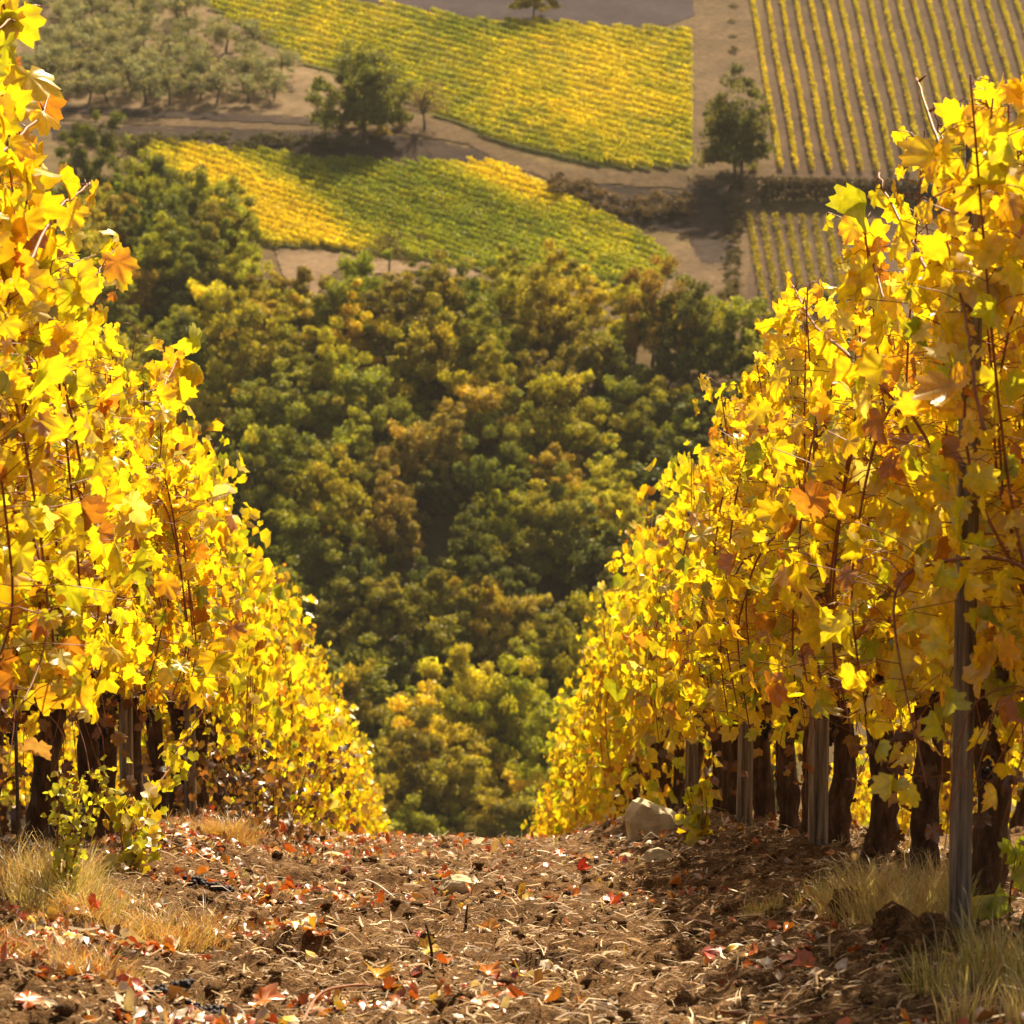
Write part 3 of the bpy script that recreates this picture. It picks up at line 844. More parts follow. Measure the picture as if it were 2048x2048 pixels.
    LC.append(c_); LE.append(e_); LW.append(w_); LS.append(lsize[0]+(lsize[1]-lsize[0])*rng.rand(n))
    if lod == 0 or zlo > .3:
        n = 34
        A = np.stack([rng.randn(n)*.09, rng.uniform(-span, span, n), .78-.70*rng.rand(n)**1.8], -1)
        LP.append(A); LT_.append(np.array([0, 0, -.9])+rng.randn(n, 3)*.5); LN.append(rng.randn(n, 3))
        cd = np.array([(.16, .060, .028), (.24, .09, .035), (.10, .045, .025), (.36, .20, .09)])[rng.randint(4, size=n)]*(.7+.6*rng.rand(n, 1))
        LC.append(cd); LE.append(cd*.6); LW.append(np.full(n, .5)); LS.append(.03+.045*rng.rand(n))
    if lod == 0:
        for q in range(7):                         # thin dry tendrils and bare side shoots between the trunks
            a0 = paths[q][rng.randint(1, 5)]
            a1 = a0+np.array([rng.choice([-1, 1])*rng.uniform(.08, .25), rng.uniform(-.3, .3), rng.uniform(-.25, .02)])
            a2 = a1+np.array([rng.uniform(-.1, .1), rng.uniform(-.3, .3), -rng.uniform(.05, .4)])
            a2[2] = max(a2[2], .04)
            tube(canes[q], spline([a0, a1, a2], 12), np.linspace(.0028, .0012, 12), 4, rng=rng)
    fol = MB()
    cat = np.concatenate
    add_leaves(fol, cat(LP), cat(LT_), cat(LN), cat(LS), cat(LC), lod, cat(LE), cat(LW), rng)
    return trunk, canes, fol, pet

def cluster_mesh(seed, n=34, r=0.0075, w=0.03, L=0.10, hang=True):
    rng = np.random.RandomState(seed)
    mb = MB()
    a = np.linspace(0, 2*pi, 8, endpoint=False)
    for i in range(n):
        t = rng.rand()**.8
        rad = w*(1-.75*t)*math.sqrt(rng.rand()); an = rng.uniform(0, 6.28)
        c = np.array([rad*math.cos(an), rad*math.sin(an), -t*L]) if hang else np.array([(t-.5)*L*1.3, rad*1.2*math.cos(an), .012+abs(rad*math.sin(an))])
        rr = r*rng.uniform(.8, 1.2)
        rings = [(math.sin(p)*rr, math.cos(p)*rr) for p in np.linspace(.35, pi-.35, 5)]
        V = np.concatenate([np.stack([q*np.cos(a)+c[0], q*np.sin(a)+c[1], np.full(8, z+c[2])], -1) for q, z in rings]+[[c+np.array([0, 0, rr])], [c-np.array([0, 0, rr])]])
        ii = np.arange(4)[:, None]*8; j = np.arange(8)[None]; j2 = (j+1) % 8
        base = mb.n
        mb.add(V, np.stack([ii+8+j, ii+8+j2, ii+j2, ii+j], -1).reshape(-1, 4))
        k = np.arange(8); k2 = (k+1) % 8
        mb.f3.append(base+np.stack([k, k2, np.full(8, 40)], -1)); mb.f3.append(base+np.stack([32+k2, 32+k, np.full(8, 41)], -1))
    tube(mb, [(0, 0, 0), (0, 0, .03)] if hang else [(-L*.6, 0, .012), (-L*.9, .01, .02)], .002, 4)
    return mb.mesh('grape_cluster')

def top_h(side, d):
    if side > 0: return float(np.interp(d, [7, 8.2, 9.2, 9.9, 14, 18, 60], [2.22, 2.26, 2.16, 2.08, 2.10, 2.05, 1.95]))
    return float(np.interp(d, [7, 8.6, 9.6, 11, 13, 14.5, 16, 60], [2.85, 2.65, 2.18, 2.05, 2.3, 2.25, 2.0, 2.0]))

GCL = [cluster_mesh(800+k) for k in range(3)]
def place_vine(name, parts, x, y, label, group, sep, rng, clusters=0, meshes=None):
    root = empty(name, (x, y, float(H(x, y))))
    tag(root, label, 'grape vine', group)
    trunk, canes, fol, pet = parts
    link('trunk', trunk.mesh('trunk'), M['bark'], root)
    if sep:
        for c in canes: link('cane', c.mesh('cane'), M['cane'], root)
    link('foliage', fol.mesh('foliage'), M['vine_leaf'], root)
    for k in range(clusters):
        g = link('grape_cluster', GCL[k % 3], M['grape'], root, (rng.uniform(-.12, .12), rng.uniform(-.4, .4), rng.uniform(.5, .72)))
    return root

rightd = [7.2, 8.07, 9.16, 10.03, 10.98, 11.75, 12.9, 13.8, 14.7]
leftd = [6.9, 7.7, 8.55, 9.45, 10.3, 11.0, 11.7, 12.5, 13.6, 14.9]
rng = np.random.RandomState(5)
VINE_ROOTS = {}
seed = 900
RL = ['nearest grape vine of the right row, at the right edge, cut off by the frame',
      'grape vine right of the nearest grey post, its thick dark trunk beside the post foot',
      'grape vine left of the nearest grey post, a tall reddish cane rising over its top',
      'broad-trunked grape vine second to the left of the nearest grey post',
      'grape vine with narrow dark trunk behind the big dry grass tuft',
      'grape vine beside the second grey post of the right row',
      'grape vine midway between second and third posts of the right row',
      'grape vine just before the third post of the right row',
      'grape vine just beyond the third post of the right row']
LL = ['nearest vine of the left row, its trunk outside the frame, leaves at the left edge',
      'second nearest vine of the left row, golden leaves along the left edge',
      'third nearest vine of the left row, tall shoots reaching the top left corner',
      'fourth nearest vine of the left row, with an arching bare shoot',
      'left row vine whose dark trunk stands beside the thin stake at the left edge',
      'left row vine whose trunk is second from the thin stake',
      'left row vine whose trunk is third from the thin stake, behind the green weed',
      'left row vine, trunk fourth from the thin stake, above the yellow trailing shoot',
      'left row vine whose trunk is fifth from the thin stake',
      'left row vine with a raised tuft of leaves at its top, before the pale post']
for side, ds, LB in ((1, rightd, RL), (-1, leftd, LL)):
    for i, d in enumerate(ds):
        x = side*(1.54+rng.uniform(-.04, .04))
        seed += 1
        parts = vine_parts(seed, top_h(side, d), 0.50 if side > 0 else 0.64, 0 if d < 13.2 else 1, ncane=16, dense=1.0)
        VINE_ROOTS[(side, i)] = place_vine('grape_vine', parts, x, d, LB[i], 'vines of the %s near row' % ('right' if side > 0 else 'left'), True, rng, clusters=2 if i % 2 else 1)

# vines farther down the rows share a few meshes
def far_proto(k, zlo, lod, h=2.0, lsize=(0.042, 0.10)):
    t, c, f, p = vine_parts(1500+k, h, zlo, lod, ncane=14, dense=0.95, lsize=lsize)
    cm = MB()
    for m in c:
        b = cm.n
        for v, cc in zip(m.v, m.c): cm.v.append(v); cm.c.append(cc)
        for f3 in m.f3: cm.f3.append(f3+b)
        for f4 in m.f4: cm.f4.append(f4+b)
        cm.n += m.n
    root = empty('grape_vine', (0, 0, -500)); tag(root, 'grape vine', 'grape vine')
    link('trunk', t.mesh('trunk'), M['bark'], root)
    link('canes', cm.mesh('canes'), M['cane'], root)
    link('foliage', f.mesh('foliage'), M['vine_leaf'], root)
    return root
MIDP = [far_proto(k, 0.34, 1) for k in range(6)]
FARP = [far_proto(20+k, 0.10, 1) for k in range(6)]
for side in (1, -1):
    d = (rightd if side > 0 else leftd)[-1]+0.95
    k = 0
    while d < 62:
        P = (MIDP if d < 19 else FARP)[rng.randint(6)]
        x = side*(1.54+rng.uniform(-.05, .05))
        s = top_h(side, d)/2.0*rng.uniform(.93, 1.07)
        if d < 21 and k < 6:
            lb = '%s vine past the last separate near trunk of the %s row, short of the crest' % (ORD[k], 'right' if side > 0 else 'left')
        else:
            lb = 'yellow grape vine far down the %s near row, where it dips over the crest' % ('right' if side > 0 else 'left')
        r = copy_tree(P, (x, d, float(H(x, d))), rng.choice([0, pi])+rng.uniform(-.1, .1), (1, 1, s))
        tag(r, lb, 'grape vine', 'vines of the %s near row' % ('right' if side > 0 else 'left'))
        d += 0.92; k += 1
    d = 10.0 if side > 0 else 16.0
    while d < 58:
        P = MIDP[rng.randint(6)]
        x = side*(4.62+rng.uniform(-.05, .05))
        r = copy_tree(P, (x, d, float(H(x, d))), rng.choice([0, pi])+rng.uniform(-.1, .1), (1, 1, rng.uniform(.95, 1.05)))
        tag(r, 'yellow grape vine of the next row, glimpsed through gaps in the %s near row' % ('right' if side > 0 else 'left'), 'grape vine', 'vines of the row behind the %s near row' % ('right' if side > 0 else 'left'))
        d += 1.15
for P in MIDP+FARP:
    for ch in list(P.children): bpy.data.objects.remove(ch)
    bpy.data.objects.remove(P)

# shoots that stand clear of the hedge line (parts of the vines they grow from)
def on_plane(px, py, X):
    r = ray(px, py); return r*(X/r[0])
def long_shoot(key, pxs, X, rad=0.006, leaves=6, seed=0, tipfork=True, lsize=0.11, pale=False):
    rng = np.random.RandomState(seed)
    root = VINE_ROOTS[key]; o = np.array(root.location)
    P = np.array([on_plane(x, y, X) for x, y in pxs])
    P = spline(P, 22)+0.012*np.cumsum(rng.randn(22, 3), 0)*0.25
    mb = MB(); tube(mb, P-o, np.linspace(rad, rad*.55, 22), 6, rough=.12, rng=rng)
    for i in range(4, 22, 4):                      # swollen nodes with a bud or a dead side twig
        e = P[i]+norm(rng.randn(3)+np.array([0, 0, .6]))*rng.uniform(.012, .05)
        tube(mb, [P[i]-o, e-o], [rad*.7, rad*.25], 4, rng=rng)
    link('cane', mb.mesh('cane'), M['cane'], root)
    if leaves:
        k = rng.randint(3, 20, leaves); n = leaves
        A = P[k]+rng.randn(n, 3)*.035-o
        c_, e_, w_ = leaf_colors(n, A[:, 2], 2.4, rng, np.ones(8))
        f = MB(); add_leaves(f, A, np.array([0, 0, -.9])+rng.randn(n, 3)*.4, np.array([-.3*np.sign(X), -.6, .4])+rng.randn(n, 3)*.4, lsize*(.7+.5*rng.rand(n)), c_, 0, e_, w_, rng)
        link('foliage', f.mesh('foliage'), M['vine_leaf'], root)
long_shoot((1, 2), [(962, 230), (950, 170), (935, 125), (919, 78)], 1.36, .0075, 3, 1)
long_shoot((1, 2), [(945, 150), (940, 125), (938, 100)], 1.36, .004, 3, 2)
long_shoot((1, 3), [(940, 300), (915, 245), (893, 200), (880, 170)], 1.34, .006, 6, 3)
long_shoot((1, 1), [(1010, 240), (985, 165), (975, 120), (970, 105)], 1.40, .005, 7, 4)
long_shoot((1, 1), [(1030, 230), (1000, 160), (990, 110)], 1.40, .005, 7, 14)
long_shoot((1, 1), [(985, 430), (972, 340), (958, 270), (950, 225)], 1.25, .005, 11, 41)
long_shoot((1, 5), [(850, 360), (820, 330), (800, 300), (786, 278)], 1.30, .006, 4, 5)
long_shoot((1, 4), [(900, 330), (870, 270), (866, 225)], 1.32, .005, 5, 6)
long_shoot((-1, 2), [(-20, 40), (6, 26), (25, 15), (42, 11)], -1.25, .005, 2, 7)
long_shoot((-1, 2), [(-20, 170), (15, 145), (40, 122), (48, 98), (44, 93)], -1.25, .006, 5, 8)
long_shoot((-1, 3), [(30, 260), (62, 208), (82, 188), (92, 176)], -1.22, .006, 4, 9)
long_shoot((-1, 4), [(90, 280), (104, 262), (118, 245)], -1.22, .004, 5, 10)
long_shoot((-1, 2), [(-30, 130), (5, 70), (10, 20), (4, -20)], -1.25, .006, 12, 11, lsize=.13)
for q, (xa, ya, xb, yb) in enumerate([(6, 330, 8, 150), (26, 330, 26, 190), (48, 340, 44, 235), (14, 300, -4, 100), (62, 345, 66, 262), (34, 290, 20, 120)]):
    long_shoot((-1, 2 if q < 4 else 3), [(xa, ya), ((xa+xb)/2+6, (ya+yb)/2), (xb, yb)], -1.27-.03*(q % 3), .004, 17, 60+q, lsize=.10)
long_shoot((-1, 1), [(-60, 100), (-30, 40), (2, -8)], -1.3, .006, 10, 12, lsize=.13)
long_shoot((-1, 9), [(160, 400), (172, 365), (182, 345)], -1.25, .005, 12, 13)

# ------------------------------------------------------------------ posts and stake
def post(x, y, h, w_, label, group, lean=(0, 0), mat_='post'):
    rng = np.random.RandomState(int(y*100))
    mb = MB()
    n = 14; sides = 12
    zz = np.linspace(-.25, h, n)
    pts = np.stack([lean[0]*zz, lean[1]*zz, zz], -1)
    a = np.arange(sides)*2*pi/sides
    sq = 1/np.maximum(np.abs(np.cos(a)), np.abs(np.sin(a)))
    sq = np.minimum(sq, 1.22)*(1+.05*rng.randn(sides))
    V = []
    for i in range(n):
        rr = w_/2*sq*(1+.025*rng.randn(sides))*(1.06-.10*i/n)
        V.append(np.stack([pts[i, 0]+rr*np.cos(a), pts[i, 1]+rr*np.sin(a), np.full(sides, zz[i])+(.018*rng.randn(sides) if i == n-1 else 0)], -1))
    V = np.concatenate(V+[pts[-1:]+np.array([[0, 0, .006]])])
    i = np.arange(n-1)[:, None]*sides; j = np.arange(sides)[None]; j2 = (j+1) % sides
    mb.add(V, np.stack([i+j, i+j2, i+sides+j2, i+sides+j], -1).reshape(-1, 4))
    k = np.arange(sides); mb.f3.append(np.stack([(n-1)*sides+k, (n-1)*sides+(k+1) % sides, np.full(sides, n*sides)], -1))
    o = link('trellis_post', mb.mesh('trellis_post', smooth=False), M[mat_], None, (x, y, float(H(x, y))))
    tag(o, label, 'post', group)
    return o
GP = 'weathered trellis posts'
post(1.325, 7.28, 2.02, .054, 'tall weathered grey wooden post nearest in the right row, foot in the open', GP, (.004, .0))
post(1.36, 10.4, 1.90, .062, 'second grey wooden post of the right row, half hidden by yellow leaves', GP, (0, 0))
post(1.40, 13.4, 1.80, .068, 'third grey wooden post of the right row, near the pale rock', GP, (.01, 0))
post(1.42, 16.6, 1.80, .068, 'fourth grey wooden post of the right row, just behind the pale rock', GP)
post(-1.48, 12.9, 1.85, .06, 'grey post in the left row, mostly hidden behind leaves and trunks', GP)
post(-1.46, 15.8, 1.85, .06, 'pale grey post showing low between left row trunks, by the reddish shrub', GP)
sm = MB(); tube(sm, [(0, 0, -.1), (.004, 0, .3), (0, 0, .62)], .0065, 8)
o = link('stake', sm.mesh('stake'), M['steel'], None, (-1.50, 9.75, float(H(-1.50, 9.75))))
tag(o, 'thin dark upright stake at the left edge beside the first trunk', 'stake')

# ------------------------------------------------------------------ litter on the path
def scatter(n, dens, x0=-2.3, x1=2.3, y0=5.6, y1=24, rng=rs):
    X = []; Y = []
    tot = 0
    while tot < n:
        m = n*3
        x = rng.uniform(x0, x1, m); y = y0+(y1-y0)*rng.rand(m)**1.7
        k = rng.rand(m) < dens(x, y)
        X.append(x[k]); Y.append(y[k]); tot += k.sum()
    return np.concatenate(X)[:n], np.concatenate(Y)[:n]

rng = np.random.RandomState(21)
def d_straw(x, y): return 0.35+0.65*fbm(x*1.3, y*1.3, 61, 3)
x, y = scatter(80000, d_straw, rng=rng)
z = Hs(x, y)+0.004
n = len(x)
L = .008+.088*rng.rand(n)**3.0; wd = .0008+.0032*rng.rand(n)**2.4
az = rng.uniform(0, pi, n); tilt = rng.randn(n)*.22
# straw lies mostly across the path, combed by the harrow
az = np.where(rng.rand(n) < .5, rng.randn(n)*.45, az)
dv = np.stack([np.cos(az)*np.cos(tilt), np.sin(az)*np.cos(tilt), np.sin(tilt)], -1)
sv = np.stack([-np.sin(az), np.cos(az), rng.randn(n)*.5], -1)
c0 = np.stack([x, y, z+np.abs(np.sin(tilt))*L*.4], -1)
bow = np.stack([0*x, 0*x, L*.12*rng.rand(n)], -1)+sv*(L*.15*rng.randn(n))[:, None]
A = c0-dv*(L/2)[:, None]; B = c0+bow; D = c0+dv*(L/2)[:, None]
W = sv*wd[:, None]
V = np.stack([A-W, A+W, B-W, B+W, D-W*.5, D+W*.5], 1).reshape(-1, 3)
i = np.arange(n)[:, None]*6
f = np.concatenate([i+np.array([[0, 1, 3, 2]]), i+np.array([[2, 3, 5, 4]])])
pal = np.array([(0.46, 0.33, 0.17), (0.30, 0.19, 0.085), (0.17, 0.10, 0.045), (0.74, 0.62, 0.44), (0.36, 0.23, 0.115)])
cc = pal[rng.choice(5, n, p=[.17, .29, .34, .05, .15])]*(.8+.4*rng.rand(n, 1))
mb = MB(); mb.add(V, f, np.repeat(cc, 6, 0))
tag(link('straw_litter', mb.mesh('straw_litter', smooth=False), M['straw']), 'pale straw and broken twigs strewn over the brown soil of the path', 'straw', kind='stuff')

def d_leaf(x, y):
    left = 1.3*np.exp(-((x+0.85)/.55)**2); right = .18*np.exp(-((x-.9)/.5)**2)
    c = fbm(x*1.8, y*1.8, 63, 3)
    return np.clip((.10+left+right)*sstep(.38, .68, c)*1.2, 0, 1)
LPAL = np.array([(0.55, 0.13, 0.03), (0.62, 0.22, 0.04), (0.40, 0.06, 0.025), (0.62, 0.40, 0.27), (0.26, 0.12, 0.05), (0.70, 0.44, 0.07), (0.70, 0.56, 0.44)])
def litter(n, dens, name, lod, seed, sz=(.03, .075), y1=24, lift=.008, p=(.20, .16, .14, .17, .17, .05, .11)):
    rng = np.random.RandomState(seed)
    x, y = scatter(n, dens, y1=y1, rng=rng)
    P = np.stack([x, y, Hs(x, y)+lift+.015*rng.rand(n)], -1)
    az = rng.uniform(0, 2*pi, n)
    T = np.stack([np.cos(az), np.sin(az), .35*rng.randn(n)], -1); N = np.array([0, 0, 1.0])+.45*rng.randn(n, 3)
    col = LPAL[rng.choice(7, n, p=p)]*(.8+.4*rng.rand(n, 1))
    mb = MB(); add_leaves(mb, P, T, N, sz[0]+(sz[1]-sz[0])*rng.rand(n), col, lod, rng=rng, curlk=1.5)
    return mb
mb = litter(7000, d_leaf, 'a', 1, 31, sz=(.012, .046))
tag(link('leaf_litter', mb.mesh('leaf_litter'), M['litter_leaf']), 'curled red, brown and pinkish fallen vine leaves scattered over the path', 'fallen leaves', kind='stuff')

# small lumps of earth
def blob(mb, c, r, rng, flat=.7, amp=.35, col=(.5, .5, .5), seg=(6, 4)):
    nu, nv = seg
    th = np.linspace(0, 2*pi, nu, endpoint=False); ph = np.linspace(.3, pi-.3, nv)
    V = []
    for p in ph:
        for t in th:
            k = 1+amp*rng.randn()*.6
            V.append((r*k*math.sin(p)*math.cos(t), r*k*math.sin(p)*math.sin(t), r*k*math.cos(p)*flat))
    V = np.array(V+[(0, 0, r*flat), (0, 0, -r*flat)])+c
    i = np.arange(nv-1)[:, None]*nu; j = np.arange(nu)[None]; j2 = (j+1) % nu
    base = mb.n
    mb.add(V, np.stack([i+nu+j, i+nu+j2, i+j2, i+j], -1).reshape(-1, 4), col)
    k = np.arange(nu); k2 = (k+1) % nu
    mb.f3.append(base+np.stack([k, k2, np.full(nu, nu*nv)], -1)); mb.f3.append(base+np.stack([(nv-1)*nu+k2, (nv-1)*nu+k, np.full(nu, nu*nv+1)], -1))
rng = np.random.RandomState(44)
x, y = scatter(6500, lambda x, y: .3+.7*fbm(x*2, y*2, 81, 3), rng=rng)
mb = MB()
for a, b in zip(x, y):
    r = .004+.022*rng.rand()**3.2
    blob(mb, np.array([a, b, float(Hs(a, b))+r*.3]), r, rng)
tag(link('earth_crumbs', mb.mesh('earth_crumbs', smooth=False), M['soil']), 'crumbs and small clods of brown earth loose on the path', 'soil crumbs', kind='stuff')

# ------------------------------------------------------------------ stones, clods
def rock(px, py, w_, d_, h_, label, seed, name='stone', material='stone', sink=.25, rot=0.0, group=None, sub=3, cuts=7):
    import bmesh
    rng = np.random.RandomState(seed)
    bm = bmesh.new()
    bmesh.ops.create_icosphere(bm, subdivisions=sub, radius=1.0)
    planes = [(norm(rng.randn(3)), rng.uniform(.55, .88)) for _ in range(cuts)]
    for v in bm.verts:
        p = np.array(v.co)
        for nn, dd in planes:
            s = p.dot(nn)
            if s > dd: p = p-nn*(s-dd)
        p = p*(1+(.035 if material == 'stone' else .11)*rng.randn())
        v.co = (p[0]*w_/2, p[1]*d_/2, p[2]*h_)
    me = bpy.data.meshes.new(name); bm.to_mesh(me); bm.free()
    p = near([px], [py])[0]
    o = link(name, me, M[material], None, (p[0], p[1], float(Hs(p[0], p[1]))+h_*(1-2*sink)*.5))
    o.rotation_euler = (0, 0, rot)
    tag(o, label, 'stone' if material == 'stone' else 'clod', group)
    return o
rock(652, 838, .30, .24, .21, 'large angular pale limestone rock at the foot of the right row', 1, rot=.5, sub=3)
rock(657, 866, .14, .10, .05, 'flattish pale stone on the path just below the large rock', 2)
rock(478, 845, .15, .09, .030, 'thin flat pale stone lying on the crest of the path', 3, sink=.1, rot=.1)
rock(358, 850, .20, .12, .035, 'long flat pale stone on the crest beside the left row', 4, sink=.15)
rock(334, 862, .13, .09, .035, 'small pale flat stone on the path near the left row end', 5)
rock(459, 888, .16, .10, .055, 'brown blocky stone lying in the middle of the path', 6, sink=.2)
rock(626, 857, .09, .07, .03, 'small pale stone right of centre near the crest', 7)
rock(932, 948, .19, .16, .075, 'large dark earth clod right of the dry grass tuft, near the post', 8, 'soil_clod', 'soil', cuts=4)
rock(897, 942, .12, .10, .06, 'dark earth clod between the dry grass tuft and the largest clod', 9, 'soil_clod', 'soil', cuts=4)
rock(850, 915, .11, .09, .05, 'small dark clod at the left foot of the dry grass tuft', 10, 'soil_clod', 'soil', cuts=4)
rock(682, 1008, .12, .09, .05, 'dark round clod at the bottom edge of the path', 11, 'soil_clod', 'soil', cuts=4)

# fallen grape bunches
def fallen_grapes(px, py, seed, label, rot, s=1.0):
    p = near([px], [py])[0]
    me = cluster_mesh(seed, 44, .0085, .034, .14, hang=False)
    o = link('grape_cluster', me, M['grape'], None, (p[0], p[1], float(Hs(p[0], p[1]))+.008)); o.rotation_euler = (0, 0, rot); o.scale = (s, s, s)
    tag(o, label, 'grapes', 'fallen grape bunches')
fallen_grapes(166, 1000, 1, 'black fallen bunch of grapes at the bottom left, larger of two side by side', .9)
fallen_grapes(207, 1010, 2, 'black fallen bunch of grapes at the bottom, right of the larger one', -.3)
fallen_grapes(208, 899, 3, 'dark withered grape bunch lying on the left side of path, farther up', -.5, 1.15)

# single coloured leaves that stand out on the path
def fallen_leaf(px, py, s, color, label, seed, stand=.35):
    rng = np.random.RandomState(seed)
    p = near([px], [py])[0]
    mb = MB()
    az = rng.uniform(0, 6.28)
    add_leaves(mb, np.zeros((1, 3)), np.array([[math.cos(az), .5*math.sin(az), .25]]), np.array([[rng.randn()*.2, -stand, 1.0]]), np.array([s]), np.array([color]), 0, np.array([np.array(color)*.55]), np.array([.7]), rng, 0.9)
    o = link('fallen_leaf', mb.mesh('fallen_leaf'), M['litter_leaf'], None, (p[0], p[1], float(Hs(p[0], p[1]))+.02))
    tag(o, label, 'leaf', 'single fallen leaves')
FL = [(253, 1000, .09, (.68, .18, .03), 'large orange-red fallen leaf at the bottom left beside the grapes'),
      (20, 1012, .08, (.62, .15, .03), 'orange-red fallen leaf in the bottom left corner'),
      (565, 895, .085, (.75, .27, .04), 'pair-lobed bright orange fallen leaf right of centre'),
      (586, 870, .07, (.60, .05, .03), 'scarlet fallen leaf near the crest right of centre'),
      (557, 857, .07, (.68, .12, .03), 'orange-red fallen leaf on the crest'),
      (404, 845, .075, (.45, .06, .03), 'dark red fallen leaf standing on the crest by the left row'),
      (495, 940, .09, (.72, .34, .06), 'orange fallen leaf in the middle of the path'),
      (413, 931, .07, (.50, .05, .03), 'deep red fallen leaf left of the upright twig'),
      (420, 953, .08, (.78, .45, .03), 'yellow-orange fallen leaf at the foot of the upright twig'),
      (840, 988, .09, (.75, .30, .10), 'orange and white fallen leaf at the lower right of path'),
      (815, 975, .08, (.52, .13, .03), 'long rust-red fallen leaf left of the orange and white one'),
      (728, 947, .09, (.42, .06, .03), 'dark red fallen leaf in the shade right of centre'),
      (490, 985, .07, (.70, .25, .05), 'small orange fallen leaf low in the middle of the path'),
      (378, 978, .08, (.72, .36, .04), 'golden fallen leaf left of centre near the bottom'),
      (360, 1003, .06, (.66, .17, .03), 'small orange-red fallen leaf at bottom left of centre')]
for i, (a, b, s, c, l) in enumerate(FL): fallen_leaf(a, b, s*.8, c, l, 70+i)

# twigs
def twig(pxs, rad, label, group, up=None, mat_='cane'):
    P = near([p[0] for p in pxs], [p[1] for p in pxs])
    P[:, 2] = Hs(P[:, 0], P[:, 1])+.012+rad
    if up is not None: P[:, 2] += np.array(up)
    Q = spline(P, 14); org = Q[0].copy()
    mb = MB(); tube(mb, Q-org, np.linspace(rad, rad*.6, 14), 6, rough=.15)
    for i in (4, 8, 11):
        e = Q[i]-org+np.random.RandomState(i).randn(3)*.02
        tube(mb, [Q[i]-org, e], [rad*.6, rad*.2], 4)
    o = link('twig', mb.mesh('twig'), M[mat_], None, org); tag(o, label, 'twig', group)
twig([(300, 1020), (318, 1000), (345, 990), (380, 984)], .005, 'curved brown vine twig lying at the bottom left of centre', 'twigs on the path', [0, .02, .02, .0])
twig([(662, 1000), (740, 1014), (800, 1020), (860, 1018)], .005, 'long reddish twig along the bottom right of the path', 'twigs on the path')
twig([(668, 912), (700, 918), (725, 922)], .004, 'short dark twig in the shade right of centre', 'twigs on the path')
twig([(345, 880), (372, 888), (395, 895)], .0045, 'pale broken twig below the left stones', 'twigs on the path', mat_='straw')
twig([(290, 905), (320, 897), (350, 893)], .0045, 'thin reddish twig slanting on the left side of path', 'twigs on the path')
def upright(px, py, h, label, lean):
    p = near([px], [py])[0]; mb = MB()
    tube(mb, spline([(0, 0, -.03), (lean*.4, 0, h*.5), (lean, .01, h)], 8), np.linspace(.006, .003, 8), 6, rough=.2)
    tube(mb, [(lean*.4, 0, h*.5), (lean*.4+.02, 0, h*.62)], [.003, .0015], 4)
    o = link('twig', mb.mesh('twig'), M['bark'], None, (p[0], p[1], float(Hs(p[0], p[1])))); tag(o, label, 'twig', 'upright twigs')
upright(434, 955, .13, 'dark leafless twig standing upright in the middle of the path', -.025)
upright(465, 935, .09, 'shorter dark twig standing right of the tall upright one', .008)

# ------------------------------------------------------------------ grass and weeds
def blades(mb, cx, cy, n, h, spread, pal, rng, lean=.5, w_=.0011, hv=.85, org=(0, 0, 0)):
    r = spread*np.sqrt(rng.rand(n)); a = rng.uniform(0, 2*pi, n)
    bx = cx+r*np.cos(a); by = cy+r*np.sin(a); bz = Hs(bx, by)-.01
    hh = h*(1-hv+hv*rng.rand(n))*(1-.35*r/spread)
    la = a+rng.randn(n)*.9; ln = lean*hh*(.2+.9*rng.rand(n))
    dx = np.cos(la)*ln; dy = np.sin(la)*ln
    ww = w_*(.6+.8*rng.rand(n)); sa = rng.uniform(0, pi, n)
    sx = np.cos(sa)*ww; sy = np.sin(sa)*ww*.6
    B = np.stack([bx, by, bz], -1)-np.array(org); S = np.stack([sx, sy, 0*sx], -1)
    m1 = B+np.stack([dx*.22, dy*.22, hh*.5], -1); m2 = B+np.stack([dx*.6, dy*.6, hh*.85], -1); tp = B+np.stack([dx, dy, hh*(1-.15*rng.rand(n))], -1)
    V = np.stack([B-S, B+S, m1-S*.9, m1+S*.9, m2-S*.6, m2+S*.6, tp], 1).reshape(-1, 3)
    col = pal[rng.randint(len(pal), size=n)]*(.75+.5*rng.rand(n, 1))
    i = np.arange(n)[:, None]*7
    base = mb.n
    mb.add(V, np.concatenate([i+np.array([[0, 1, 3, 2]]), i+np.array([[2, 3, 5, 4]])]), np.repeat(col, 7, 0))
    mb.f3.append(base+i+np.array([[4, 5, 6]]))
DRY = np.array([(.60, .45, .22), (.72, .58, .34), (.46, .32, .15), (.55, .48, .18)])
GRN = np.array([(.36, .35, .07), (.46, .41, .10), (.56, .46, .17), (.26, .28, .05)])
ORG = np.array([(.58, .30, .12), (.56, .38, .18), (.45, .24, .10), (.50, .42, .14)])
rng = np.random.RandomState(77)
def tuft(px, py, n, h, spread, pal, label, lean=.6, k=1, stretch=1.0, group=None):
    p = near([px], [py])[0]
    org = np.array([p[0], p[1], float(Hs(p[0], p[1]))])
    mb = MB()
    for j in range(k):
        ox, oy = (rng.uniform(-1, 1)*spread*stretch, rng.uniform(-1, 1)*spread*1.2) if k > 1 else (0, 0)
        blades(mb, p[0]+ox, p[1]+oy, n//k, h*rng.uniform(.7, 1.1), spread*.5 if k > 1 else spread, pal, rng, lean, org=org)
    o = link('grass_tuft', mb.mesh('grass_tuft', smooth=False), M['grass'], None, org)
    tag(o, label, 'grass tuft', group)
tuft(868, 912, 3600, .22, .22, np.concatenate([DRY, DRY, GRN[1:3]]), 'wide tuft of dry straw-coloured grass under the right row, left of the post', k=9, stretch=1.1, lean=1.1)
tuft(806, 905, 900, .15, .13, np.concatenate([DRY, GRN]), 'smaller greenish grass tuft at the left end of the wide dry one', k=3)
